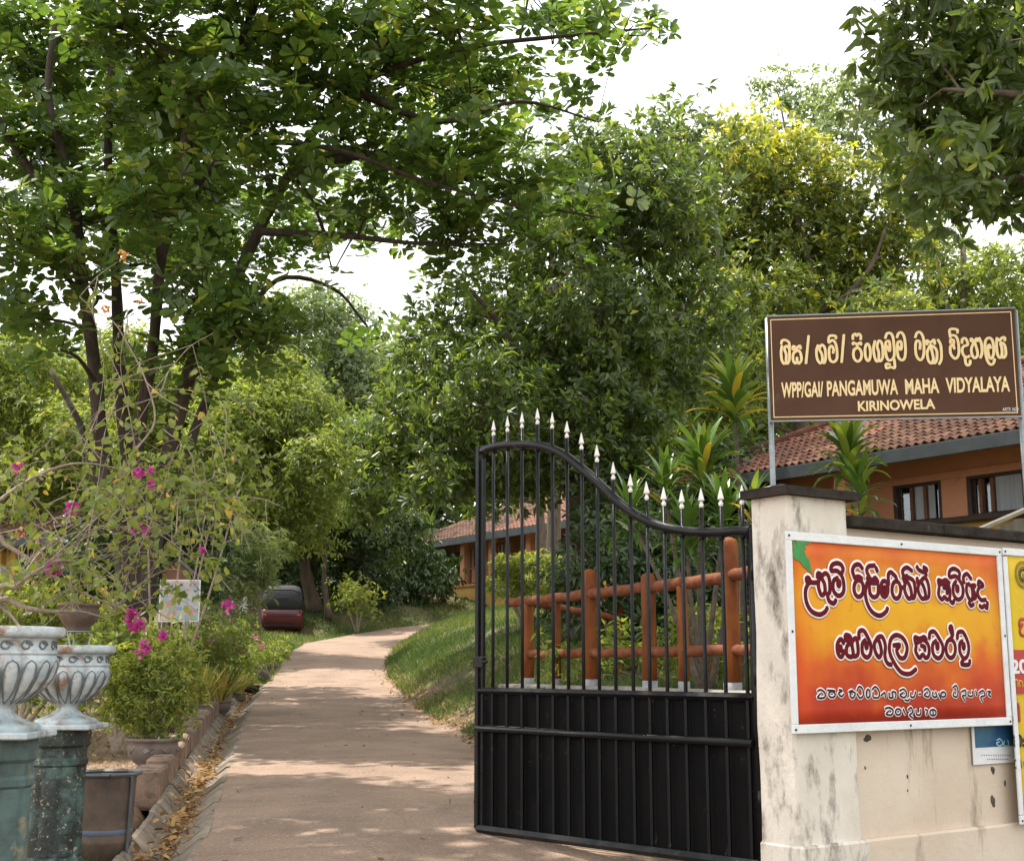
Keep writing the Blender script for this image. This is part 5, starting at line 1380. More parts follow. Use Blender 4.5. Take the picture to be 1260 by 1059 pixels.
MB().box((HLn * .5, -.1, hb + .75), (.3, .28, 2.6), bev=.02).build("column", M_VINYL, house)

# ================================================================== LOG FENCE ON ITS KERB
M_LOG = mat("rust_log_paint", (.24, .072, .014), (.11, .030, .008), scale=10, rough=.62, spec=.2, bump=.9, bscale=18, stretch=(1, 1, .25), third=(.14, .04, .02), tscale=5, tlo=.55, thi=.75, rand=.12, dist=.01, rvar=.1)
M_LOGR = mat("rust_rail_paint", (.22, .07, .026), (.11, .032, .014), scale=9, rough=.65, spec=.2, bump=.9, bscale=14, third=(.30, .14, .09), tscale=6, tlo=.60, thi=.78, dist=.01, rvar=.1)
M_POSTFOOT = mat("grey_foot_paint", (.30, .31, .33), (.2, .2, .2), scale=20, rough=.7)
M_KERBC = mat("old_concrete", (.30, .27, .24), (.20, .175, .15), scale=5, rough=.95, bump=.5, bscale=25, third=(.10, .085, .07), tscale=4)
fdir = Vector((FB.x - FA.x, FB.y - FA.y, 0)).normalized()
def fpt(px):                                                   # point of the fence line under photo column px
    nn = Vector((fdir.y, -fdir.x, 0)); return on_plane(px, 850, Vector((FA.x, FA.y, 0)), nn)
kz = FA.z
kA = Vector((FA.x, FA.y, 0)) - fdir * 1.1; kB = Vector((FB.x, FB.y, 0)) + fdir * .55
kerb2 = frame_thing("fence_kerb", "old concrete kerb wall carrying the rust-orange log fence", "kerb wall", (kA.x, kA.y, 0), fdir)
KL = (kB - kA).length
n_ = 7
for i in range(n_):
    MB().box((KL * (i + .5) / n_, 0, (kz - .2) / 2 + random.uniform(-.004, .004)), (KL / n_ - .008, .24, kz + .2), bev=.018, jit=.004).build("kerb_section", M_KERBC, kerb2)
fence = thing("log_fence", "rust-orange fence of log-shaped posts and round rails behind the iron gate", "fence", (0, 0, 0))
zu, zl_ = 1.68, 1.16
posts = [(650, 0, .058), (685, -.05, .045), (727, 1, .062), (800, 1, .062), (842, -.05, .045), (902, 1, .066)]
for px, kind, r in posts:
    p = fpt(px); zt = zu - .02 if kind <= 0 else U(px, {727: 703, 800: 708, 902: 665}[px], p.y).z
    if px == 650: zt = zu + .045
    prof = [(0, kz - .02), (r * .98, kz - .02), (r, kz + .3), (r * .93, (kz + zt) / 2), (r * .98, zt - .05), (r * .96, zt - .012), (r * .72, zt + .012 if kind else zt), (r * .3, zt + .024 if kind else zt), (0, zt + .026 if kind else zt)]
    po = MB().lathe(prof, n=14, c=(p.x, p.y, 0), fn=lambda a, z, rr: 1 + .03 * math.sin(3 * a + z * 7)).build("post", M_LOG, fence)
    MB().lathe([(r * 1.03, kz - .015), (r * 1.03, kz + .055), (r * .9, kz + .06)], n=14, c=(p.x, p.y, 0)).build("foot", M_POSTFOOT, po)
def rail(a, b, r=.046, nm="rail"):
    a, b = Vector(a), Vector(b); pts = [a.lerp(b, t / 7) + Vector((0, 0, .007 * math.sin(t * 2.3 + a.x))) for t in range(8)]
    MB().tube(pts, [r * (1 + .07 * math.sin(k * 2.1 + a.y)) for k in range(8)], n=12).build(nm, M_LOGR, fence)
pl = fpt(650); off = Vector((-.02, -.05, 0))
segp = [650, 727, 800, 902]
for a, b in zip(segp, segp[1:]):
    pa, pb = fpt(a), fpt(b)
    rail((pa.x, pa.y, zu), (pb.x, pb.y, zu + .0), .047); rail((pa.x, pa.y, zl_), (pb.x, pb.y, zl_), .042)
pa, pb = fpt(902), fpt(902) - fdir * 1.0
rail((pa.x, pa.y, zu + .02), (pb.x, pb.y, zu + .02), .047); rail((pa.x, pa.y, zl_), (pb.x, pb.y, zl_), .042)
rail((pl.x, pl.y, zu + .0), (pl.x - .20, pl.y + .25, zu), .045)
# the second line of the fence running off behind and coming back
q1 = U(795, 768, 18); q2 = U(925, 746, 14.2)
rail((pl.x, pl.y, zu), (q1.x, q1.y, q1.z), .044); rail((q1.x, q1.y, q1.z), (q2.x + .3, q2.y - .3, q2.z), .048)
for (x, y, zt) in ((pl.x + (q1.x - pl.x) * .72, pl.y + (q1.y - pl.y) * .72, 1.78), (q1.x, q1.y, q1.z + .05), (q2.x - .3, q2.y + .8, q2.z)):
    MB().lathe([(0, .5), (.05, .5), (.052, zt - .2), (.05, zt), (0, zt + .02)], n=12, c=(x, y, 0)).build("post", M_LOG, fence)

# pale sloping stair rail with grey boards seen just over the wall at the right
s0, s1 = U(1196, 655, 11.6), U(1266, 625, 11.2)
sd_ = Vector((s1.x - s0.x, s1.y - s0.y, 0)).normalized()
sr_ = frame_thing("stair_rail", "pale sloping handrail over grey vertical boards just above the wall coping", "handrail", (s0.x, s0.y, 0), sd_)
ln = (s1 - s0).length + .5; rise = (s1.z - s0.z) / ((s1 - s0).to_2d().length)
MB().tube([(-.25, 0, s0.z - .25 * rise), (ln, 0, s0.z + ln * rise)], .022, n=4, smooth=False, phase=.5).build("handrail", mat("pale_paint", (.66, .60, .50), rough=.6), sr_)
for k in range(7):
    x = .02 + k * .115; zt = s0.z + x * rise - .03
    MB().box((x + .055, .03, (zt + .9) / 2), (.108, .02, zt - .9), bev=.003, jit=.002).build("board", mat("weathered_board", (.20, .19, .15), (.14, .13, .10), scale=9, rough=.9, stretch=(4, 4, .4), rand=.15) if k == 0 else bpy.data.materials["weathered_board"], sr_)

# ================================================================== THREE-WHEELER
M_RED = mat("red_paint", (.075, .006, .010), (.055, .005, .008), scale=3, rough=.3, spec=.5)
M_CANVAS = mat("black_canvas", (.018, .02, .024), (.028, .03, .034), scale=6, rough=.75, bump=.2, bscale=12)
M_RUB = mat("rubber", (.015, .015, .015), rough=.9)
tp = U(346, 782, 43); tz = g(tp.x, 43) - .12
tk = thing("auto_rickshaw", "parked dark red three-wheeler with a black canvas hood seen from behind under trees", "three-wheeler", (tp.x, 43, tz), math.radians(8)); tk.scale = (1.03, 1.0, 1.08)
def loft(secs, mtl, nm, par):
    """secs: list of (z, halfwidth, y0, y1, corner)"""
    mb = MB(); n = 6; rings = []
    for z, hw, y0_, y1_, c in secs:
        r = []
        for (sx, sy, a0) in ((1, 0, -90), (1, 1, 0), (-1, 1, 90), (-1, 0, 180)):
            cx = sx * (hw - c); cy = (y1_ - c) if sy else (y0_ + c)
            for k in range(n): 
                a = math.radians(a0 + 90 * k / (n - 1)); r.append((cx + c * math.cos(a), cy + c * math.sin(a), z))
        rings.append(r)
    m = len(rings[0]); vs = [p for r in rings for p in r]
    fs = [(i * m + k, i * m + (k + 1) % m, (i + 1) * m + (k + 1) % m, (i + 1) * m + k) for i in range(len(rings) - 1) for k in range(m)]
    fs += [tuple(range(m))[::-1], tuple(range((len(rings) - 1) * m, len(rings) * m))]
    return mb.add(vs, fs, True).build(nm, mtl, par)
loft([(.22, .58, .06, 2.2, .12), (.30, .64, .0, 2.4, .14), (.60, .655, -.02, 2.45, .14), (.80, .64, .02, 2.4, .12), (.82, .62, .05, 2.3, .1)], M_RED, "body", tk)
loft([(.83, .625, .04, 1.9, .14), (1.15, .615, .10, 1.9, .16), (1.38, .585, .17, 1.95, .18), (1.50, .52, .26, 1.9, .2), (1.55, .40, .40, 1.7, .2)], M_CANVAS, "hood", tk)
MB().tube([(-.60, .12, 1.30), (-.3, .08, 1.40), (.3, .08, 1.40), (.60, .12, 1.30)], .022, n=8).build("hood_piping", M_CANVAS, tk)
MB().box((0, .085, 1.12), (.40, .02, .12), bev=.008).build("rear_window", mat("dark_plastic", (.02, .022, .025), rough=.8), tk)
for sx in (-1, 1):
    MB().box((sx * .52, -.03, .62), (.12, .04, .10), bev=.012).build("tail_light", mat("lamp_red", (.20, .012, .012), rough=.4), tk)
    w = MB(); w.lathe([(.10, -.06), (.20, -.055), (.225, -.03), (.225, .03), (.20, .055), (.10, .06)], n=20)
    wo = w.build("wheel", M_RUB, tk, (sx * .54, .38, .225), (0, math.radians(90), 0))
    MB().lathe([(0, .05), (.10, .045), (.105, -.045), (0, -.05)], n=14).build("rim", M_GALV, wo)
w = MB(); w.lathe([(.10, -.05), (.20, -.045), (.22, 0), (.20, .045), (.10, .05)], n=20); w.build("wheel", M_RUB, tk, (0, 2.3, .22), (0, math.radians(90), 0))
MB().box((0, -.06, .34), (1.05, .05, .06), bev=.015).build("bumper", M_RUB, tk)
MB().box((.36, 2.25, 1.18), (.03, .05, .5)).build("windscreen_post", M_RED, tk)

# small things around the bend
b = U(478, 762, 55); bz = g(b.x, 55)
bench = thing("wooden_rack", "rough reddish wooden rack under the dark drooping plant by the far school block", "rack", (U(515, 745, 52).x, 52, g(U(515, 745, 52).x, 52) + .25))
for x in (-.9, -.3, .3, .9): MB().tube([(x, 0, -.4), (x, 0, .75)], .05, n=6).build("post", M_BEAMW, bench)
for z in (.15, .6): MB().tube([(-1.0, 0, z), (1.0, 0, z)], .045, n=6).build("rail", M_BEAMW, bench)
tb = U(463, 752, 53)
M_TARP = mat("blue_tarp", (.03, .09, .16), (.05, .15, .22), scale=3, rough=.5)
tarp = MB(); tarp.lathe([(.75, -.3), (.72, .15), (.55, .42), (.3, .55), (0, .58)], n=16, fn=lambda a, z, r: 1 + .14 * math.sin(3 * a + z * 4) + .05 * math.sin(8 * a))
o_ = tarp.build("tarpaulin_heap", M_TARP, None, (tb.x, 53, g(tb.x, 53))); tag(o_, "blue tarpaulin draped over a heap left of the drooping dark plant", "tarpaulin")
ww = U(281, 745, 37)
wl2 = frame_thing("white_boundary", "short white garden wall between the pale shrub and the three-wheeler", "wall", (U(258, 745, 37).x, 37, 0), (1, .1, 0))
zz = U(281, 732, 37).z; gz2 = g(ww.x, 37) - .2
MB().box((.5, 0, (zz + gz2) / 2), (1.05, .18, zz - gz2), bev=.02).build("wall_face", M_VINYL, wl2)
MB().box((.5, 0, zz + .02), (1.12, .24, .05), bev=.01).build("coping", M_KERBC, wl2)
# ================================================================== PLANTS
def strap_mesh(L, W, bend, mtl, fold=.3, n=7, tint=.5, tip=.8):
    vs, fs, x, z, a = [], [], 0.0, 0.0, math.radians(8)
    for i in range(n + 1):
        t = i / n
        w = W * (min(1, .35 + 2.2 * t) if t < .4 else (1 - ((t - .4) / .6) ** 2.2)) / 2 + .001
        vs += [(x, -w, z + w * fold), (x, 0, z), (x, w, z + w * fold)]
        a += math.radians(bend) / n * (0.4 + 1.2 * t)
        x += L / n * math.sin(a); z += L / n * math.cos(a)
    for i in range(n):
        b = i * 3; fs += [(b, b + 1, b + 4, b + 3), (b + 1, b + 2, b + 5, b + 4)]
    me = bpy.data.meshes.new("leaf"); me.from_pydata(vs, [], fs); me.polygons.foreach_set("use_smooth", [True] * len(fs)); me.update()
    at = me.attributes.new("tint", 'FLOAT', 'POINT'); at.data.foreach_set("value", np.full(len(vs), tint, np.float32)); me.materials.append(mtl)
    return me
M_DRAC = leaf_mat("dracaena_leaf", [(0, (.03, .075, .016)), (.5, (.09, .165, .03)), (.8, (.26, .32, .05)), (1, (.55, .38, .05))], rough=.28, trans=.28, spec=.5, tgain=2.0)
M_STEM = mat("pale_stem", (.13, .10, .07), (.07, .055, .04), scale=20, rough=.9, bump=.4, bscale=40)
DM = [strap_mesh(.46, .070, b, M_DRAC, tint=t) for b, t in ((25, .5), (45, .35), (70, .3), (95, .4), (120, .2), (60, .95), (40, .72), (85, .6))]
def dracaena(label, heads, base, group=None):
    root = thing("dracaena", label, "plant", base, 0, group)
    for (px, py, Y, n, sc, hue) in heads:
        c = U(px, py, Y) - Vector(base)
        mb = MB().tube(smooth_pts([Vector((random.uniform(-.05, .05), random.uniform(-.05, .05), -.05)), c * .5 + Vector((random.uniform(-.06, .06), 0, 0)), c + Vector((0, 0, .08))], 4), [.03, .022, .016], n=8)
        mb.build("stem", M_STEM, root)
        for k in range(n):
            t = k / n                                      # 0 = newest, upright at the top
            j = 0 if t < .2 else (1 if t < .38 else (2 if t < .6 else (3 if t < .8 else 4)))
            if random.random() < hue: j = random.choice([5, 6, 6, 7])
            s = sc * random.uniform(.8, 1.12)
            link("leaf", DM[j], root, c + Vector((0, 0, .16 - .34 * t)), (random.uniform(-.12, .12), math.radians(8 + 46 * t + random.uniform(-8, 8)), k * 2.4 + random.uniform(-.3, .3))).scale = (s, s, s)
    return root
dracaena("tall dracaena with yellow-edged leaves left of the signboard post", [(903, 500, 12.6, 60, 1.0, .4)], (U(905, 700, 12.6).x, 12.6, .84))
dracaena("lower broad dracaena crown behind the dip of the iron gate", [(866, 585, 11.9, 70, 1.0, .12), (818, 612, 12.2, 44, .85, .05)], (U(865, 700, 11.9).x, 11.9, .84))
dracaena("dark dracaena with drooping leaves behind the gate beside the pillar", [(892, 648, 11.2, 50, .85, .03), (775, 645, 12.6, 40, .9, .03), (845, 668, 11.4, 44, .85, .03), (925, 640, 10.9, 24, .7, .1)], (U(870, 760, 11.2).x, 11.3, .84))
dracaena("yellow-green dracaena in front of the tile roof, below the signboard", [(1045, 568, 11.0, 60, .85, .5), (1058, 614, 10.8, 34, .7, .3)], (U(1046, 700, 11.0).x, 11.0, .8))

def shrub(name, label, px, pyb, Y, blobs, leaf, L, W, cov=2.4, k=6, cat="shrub", r=.03, group=None, nst=5, wp=None, bark_=None, **kw):
    b0 = U(px, pyb, Y); base = Vector((b0.x, Y, wp if wp is not None else g(b0.x, Y)))
    lim = []
    for b in blobs[:nst]:
        c = U(b[0], b[1], Y); lim.append(([base + Vector((random.uniform(-.04, .04), 0, -.03)), base.lerp(c, .5) + Vector((random.uniform(-.08, .08), 0, .05)), c], r, r * .4))
    bb = [B(b[0], b[1], Y + random.uniform(-.03, .03) * Y, b[2], b[3], cov=cov, flush=kw.get('fl', .2)) for b in blobs]
    kw.pop('fl', None)
    return tree(name, label, base, lim, bb, leaf, k, L, W, cat=cat, bark=bark_ or M_TWIG, group=group, twigs=.3, branches=False, **kw)
shrub("hedge", "clipped bright green hedge on the bank beneath the far school block", 645, 745, 24.5,
      [(618, 700, 16, 16), (645, 695, 20, 14), (672, 695, 20, 14), (612, 722, 12, 14), (635, 722, 18, 16), (662, 720, 20, 16), (690, 705, 14, 18), (685, 725, 16, 12)], 'bright', .06, .03, fl=.5, cov=3, droop=0)
shrub("shrub", "dark undergrowth around the mango trunk behind the log fence", 760, 790, 17, [(860, 770, 45, 30), (905, 765, 35, 30), (820, 745, 40, 30), (740, 700, 40, 40), (790, 690, 50, 45), (850, 700, 55, 45), (905, 720, 40, 50), (760, 760, 45, 35), (830, 770, 50, 35), (890, 800, 40, 30), (700, 735, 30, 40)], 'dark', .14, .05, cov=2.6)
shrub("shrub", "low leafy weeds growing behind the log fence rails", 830, 840, 12.8, [(700, 815, 30, 18), (760, 800, 36, 24), (822, 815, 34, 24), (868, 815, 30, 26), (905, 800, 26, 32), (730, 838, 30, 10), (850, 780, 34, 26), (890, 770, 26, 24)], 'bright', .10, .035, cov=1.6, r=.012)
shrub("shrub", "dark understory shrub under the yellow-topped tree behind the dracaenas", 870, 760, 20, [(800, 640, 60, 40), (860, 650, 60, 50), (820, 700, 60, 40), (900, 590, 50, 40), (740, 650, 40, 40), (760, 600, 40, 30), (880, 720, 60, 40)], 'dark', .16, .06, cov=2.6)
shrub("drooping_tree", "dark small tree with drooping leaves in front of the far school block", 517, 748, 52, [(515, 675, 20, 16), (500, 695, 22, 16), (530, 695, 24, 16), (490, 715, 18, 14), (515, 718, 26, 14), (545, 712, 18, 16)], 'dark', .34, .10, cov=3.2, droop=1.1, r=.07, nst=2, bark_=M_BARK_D, cat="tree")
shrub("shrub", "bright yellow-green sapling at the outer side of the bend", 440, 758, 44, [(438, 735, 18, 12), (425, 728, 12, 9), (452, 740, 14, 10), (440, 722, 12, 8)], 'bright', .2, .07, cov=2.0, fl=.5, r=.03)
shrub("shrub", "dark bushes closing the space behind the three-wheeler", 360, 775, 50, [(300, 740, 30, 24), (340, 735, 30, 26), (390, 735, 34, 30), (430, 735, 24, 26), (465, 725, 24, 24), (360, 700, 60, 26), (440, 700, 40, 26)], 'dark', .26, .10, cov=3)
shrub("shrub", "pale feathery shrub with narrow leaves left of the driveway bend", 258, 765, 24, [(285, 665, 30, 20), (318, 678, 28, 18), (262, 690, 24, 22), (300, 700, 36, 24), (325, 680, 14, 12), (270, 730, 30, 22), (296, 722, 20, 18)], 'pale', .18, .028, cov=2.0, k=9, droop=.5, fl=.25, r=.016)
shrub("shrub", "leafy green bush left of the three-wheeler beyond the potted flowers", 310, 790, 30, [(296, 762, 14, 10), (285, 778, 26, 12), (305, 785, 14, 6), (255, 760, 26, 20)], 'bright', .11, .04, cov=2.4)
shrub("shrub", "sunlit low plants on the left verge near the pair of dark stones", 335, 812, 29, [(338, 803, 16, 7), (318, 808, 18, 8), (300, 812, 16, 9)], 'bright', .12, .03, cov=2.2, fl=.3)
shrub("shrub", "dark leafy shrub under the big tree behind the notice board", 190, 760, 19.4, [(150, 640, 50, 40), (200, 660, 40, 40), (240, 650, 40, 40), (130, 690, 50, 40), (180, 710, 50, 40), (230, 720, 40, 30), (90, 700, 45, 45), (250, 690, 30, 40)], 'dark', .13, .06, cov=2.4)
shrub("shrub", "bright sunlit ferny shrub behind the urns at the left edge", 30, 790, 17, [(10, 745, 34, 22), (50, 750, 34, 22), (30, 765, 40, 18), (90, 770, 34, 22), (130, 775, 34, 26)], 'bright', .11, .03, cov=2.8, fl=.5)
shrub("shrub", "olive shrub filling the garden between the brown planter and the notice board", 150, 800, 14.5, [(120, 790, 34, 26), (160, 790, 30, 22), (120, 830, 36, 26), (90, 840, 30, 24), (200, 790, 30, 18), (60, 850, 40, 30)], 'boug', .09, .035, cov=2.0)
shrub("shrub", "leafy bush with coppery leaves in front of the big tree stems", 200, 700, 15.5, [(230, 600, 40, 24), (270, 590, 36, 24), (300, 580, 30, 20), (180, 610, 34, 24), (255, 620, 44, 24), (310, 610, 26, 20)], 'bright', .10, .05, tpl=T_HEART, cov=1.1, r=.02, fl=.1)

# ---- bougainvillea: bare arching branches, sparse leaves, magenta bracts
M_BRACT = leaf_mat("magenta_bract", [(0, (.42, .035, .22)), (.6, (.60, .07, .36)), (1, (.68, .20, .42))], rough=.6, trans=.4, tgain=1.15)
M_PEACH = leaf_mat("peach_bract", [(0, (.60, .20, .06)), (.6, (.72, .36, .10)), (1, (.74, .50, .22))], rough=.6, trans=.4, tgain=1.1)
# (translucent tint is tuned to the petal colour, not to leaf green)
for m in (M_BRACT, M_PEACH):
    for nd in m.node_tree.nodes:
        if nd.type == 'MIX_RGB': nd.inputs["Color2"].default_value = (1.1, 1.1, 1.1, 1)
bgb = Vector((U(-60, 800, 8.6).x, 8.6, g(U(-60, 800, 8.6).x, 8.6)))
def boug(name, label, base, limbs, region, ntw, nleaf, flowers, Y, leafL=.06, single=0, tw_r=.004):
    root = thing(name, label, "shrub", base)
    mb = MB(); nodes = []
    for pts, r0, r1 in limbs:
        sp = smooth_pts(pts, 5); mb.tube(sp, np.linspace(r0, r1, len(sp)).tolist(), n=7); nodes += sp
    tw = []; (x0, y0, x1, y1) = region
    for i in range(ntw):
        Yi = Y + random.uniform(-1.0, 1.2)
        sx, sy = random.uniform(x0, x1), random.uniform(y0, y1)
        s = random.choice(nodes) if random.random() < .55 else U(sx, sy, Yi)
        a = random.uniform(-.6, 3.7); ln = random.uniform(40, 130)
        e = U(min(max(sx + ln * math.cos(a), x0 - 30), x1 + 20), sy - ln * .5 * math.sin(a), Yi)
        if (e - s).length > 1.6: s = e + (s - e).normalized() * 1.2
        m1 = s.lerp(e, .35) + Vector((random.uniform(-.1, .1), random.uniform(-.1, .1), random.uniform(.02, .22))); m2 = s.lerp(e, .7) + Vector((random.uniform(-.07, .07), random.uniform(-.1, .1), random.uniform(.02, .2)))
        sp = smooth_pts([s, m1, m2, e], 5); r = tw_r * random.uniform(.6, 1.3)
        mb.tube(sp, np.linspace(r, r * .4, len(sp)).tolist(), n=4, caps=False); tw.append(sp)
    mb.shift(-Vector(base)); mb.build("branches", M_TWIG, root)
    P, D = [], []
    per = max(1, nleaf // max(1, len(tw)))
    for sp in tw:
        dens = per * (.2 if random.random() < .35 else 1.4)
        for _ in range(int(dens)):
            i = random.randrange(2, len(sp)); p = sp[i] + Vector((random.gauss(0, .025), random.gauss(0, .025), random.gauss(0, .025))); P.append(p); D.append((sp[i] - sp[i - 1]).normalized() * .5)
    P = np.array(P); D = np.array(D) + rand_dirs(len(P)); n = len(P)
    L_ = rng.uniform(.6, 1.15, n) * leafL
    tint = np.clip(rng.normal(.5, .22, n), 0, 1); Nn = rand_dirs(n); Nn[:, 2] = np.abs(Nn[:, 2]) + .4
    o = link("leaves", leaf_mesh_data("leaves", T_HEART, P - np.array(base), nrm(D), Nn, L_, L_ * .62, tint, LM['boug']), root); o["kind"] = "stuff"
    for (px, py, Yf, rad, n, mt) in flowers:
        c = U(px, py, Yf); k = n * 3
        C = np.array(c)[None] + rand_dirs(n) * (rad * Yf / FPX) * rng.uniform(.2, 1, (n, 1)); C = np.repeat(C, 3, 0)
        D_2 = rand_dirs(k); link("flower_cluster", leaf_mesh_data("flower_cluster", T_HEART, C - np.array(base), D_2, rand_dirs(k), rng.uniform(.024, .036, k) * (.7 if mt is M_PEACH else 1.1), .026 * (.7 if mt is M_PEACH else 1.1), rng.uniform(0, 1, k), mt), root)
    return root
boug("bougainvillea", "tangled bougainvillea with bare grey branches and magenta flowers over the two urns", bgb,
     [([bgb, U(-30, 770, 8.5), U(2, 738, 8.4), U(32, 748, 8.4), U(62, 752, 8.5), U(98, 752, 8.6), U(130, 760, 8.7)], .03, .005),
      ([U(-30, 770, 8.5), U(-6, 725, 8.3), U(18, 722, 8.3), U(40, 705, 8.3), U(70, 690, 8.4), U(95, 690, 8.4)], .022, .005),
      ([bgb, U(-30, 640, 8.8), U(5, 668, 8.8), U(40, 690, 8.8), U(78, 716, 8.8), U(108, 732, 8.8), U(150, 748, 8.8)], .022, .006),
      ([U(-5, 742, 8.4), U(12, 755, 8.4), U(28, 776, 8.3)], .013, .008),
      ([U(-30, 640, 8.8), U(20, 600, 8.9), U(70, 575, 9), U(110, 570, 9), U(160, 580, 9.1)], .015, .003),
      ([U(70, 648, 9.2), U(110, 635, 9.2), U(160, 625, 9.2), U(230, 616, 9.3), U(310, 612, 9.3), U(345, 622, 9.3)], .007, .003),
      ([U(20, 720, 8.6), U(60, 670, 8.8), U(120, 650, 9), U(190, 655, 9), U(240, 690, 9)], .009, .003),
      ([U(130, 760, 8.8), U(170, 720, 9), U(215, 700, 9), U(250, 730, 9.2)], .006, .003),
      ([U(160, 560, 9), U(190, 520, 9), U(180, 470, 9), U(158, 425, 9), U(135, 392, 9), U(98, 381, 9)], .008, .0025),
      ([U(158, 410, 9), U(157, 380, 9), U(164, 368, 9)], .004, .002), ([U(98, 365, 9), U(120, 340, 9), U(145, 322, 9)], .004, .002),
      ([U(190, 480, 9), U(230, 430, 9.1), U(262, 410, 9.1)], .004, .002)],
     (0, 560, 310, 765), 130, 1900,
     [(167, 648, 9, 9, 16, M_BRACT), (178, 652, 9, 7, 8, M_BRACT), (66, 697, 8.6, 12, 26, M_BRACT), (85, 625, 9, 12, 18, M_BRACT), (160, 757, 9, 11, 26, M_BRACT), (170, 770, 9.2, 11, 22, M_BRACT), (171, 583, 9, 7, 9, M_BRACT), (186, 578, 9, 5, 5, M_BRACT), (188, 597, 9, 6, 6, M_BRACT),
      (22, 573, 9.2, 9, 10, M_BRACT), (176, 797, 9.4, 10, 16, M_BRACT), (200, 782, 9.6, 7, 9, M_BRACT), (248, 678, 9.4, 6, 6, M_BRACT), (282, 744, 10.5, 11, 18, M_BRACT),
      (153, 314, 9, 9, 15, M_PEACH), (130, 380, 9, 7, 9, M_PEACH), (20, 655, 9, 9, 10, M_PEACH), (45, 672, 9, 7, 7, M_PEACH), (172, 371, 9, 5, 7, M_PEACH)], 8.9, leafL=.070)
# pink flowering plants further along the row
def flowers_only(name, label, px, py, Y, spots, blobs, leaf='boug', L=.09, W=.03):
    root = shrub(name, label, px, py, Y, blobs, leaf, L, W, cov=1.7, r=.012, cat="flowering plant")
    bs = np.array(root.location)
    for (x, y, rad, n) in spots:
        c = U(x, y, Y - .2); k = n * 4; s = Y / FPX
        C = np.repeat(np.array(c)[None] + rand_dirs(n) * rad * s * rng.uniform(.2, 1, (n, 1)), 4, 0)
        link("flower_cluster", leaf_mesh_data("flower_cluster", T_HEART, C - bs, rand_dirs(k), rand_dirs(k), rng.uniform(.03, .05, k), .036, rng.uniform(0, 1, k), M_BRACT), root)
flowers_only("pink_flowering_plant", "pink flowering plant with coppery leaves in the row of pots beside the drain", 255, 872, 20.5,
             [(225, 786, 8, 8), (262, 786, 7, 8), (238, 802, 6, 6), (275, 806, 6, 6), (212, 800, 6, 5), (243, 783, 7, 7), (250, 790, 6, 5), (285, 792, 8, 8), (296, 802, 5, 4), (262, 800, 5, 4), (205, 778, 7, 6)], [(228, 792, 20, 12), (255, 800, 30, 22), (285, 805, 26, 22), (240, 825, 26, 18), (290, 780, 16, 14)])
flowers_only("pink_flowering_plant", "slender plant with bright pink blossoms nearest the pair of dark stones", 300, 845, 27,
             [(318, 783, 6, 6), (322, 795, 5, 5), (300, 806, 5, 4), (278, 740, 8, 8)], [(312, 800, 14, 14), (300, 815, 16, 14), (285, 790, 16, 16)])

# ================================================================== POTS AND URNS
M_URN = mat("weathered_white_paint", (.50, .55, .56), (.26, .32, .34), scale=8, rough=.6, bump=.5, bscale=35, third=(.22, .14, .09), tscale=9, tlo=.50, thi=.64, dist=.008)
M_URNDIRT = mat("dark_relief_paint", (.08, .10, .105), (.17, .19, .19), scale=20, rough=.7)
M_PED = mat("mossy_green_pedestal", (.020, .026, .022), (.07, .125, .11), scale=5.5, rough=.5, bump=.6, bscale=30, third=(.34, .30, .20), tscale=34, tlo=.585, thi=.63, lo=.46, hi=.62, dist=.01)
M_PED2 = mat("pale_green_pedestal", (.075, .125, .115), (.035, .055, .048), scale=5, rough=.6, bump=.35, bscale=30, third=(.26, .22, .13), tscale=6, tlo=.57, thi=.7, dist=.01)
M_SOIL = mat("pot_soil", (.06, .04, .028), (.11, .075, .05), scale=30, rough=1, bump=.6, bscale=60)
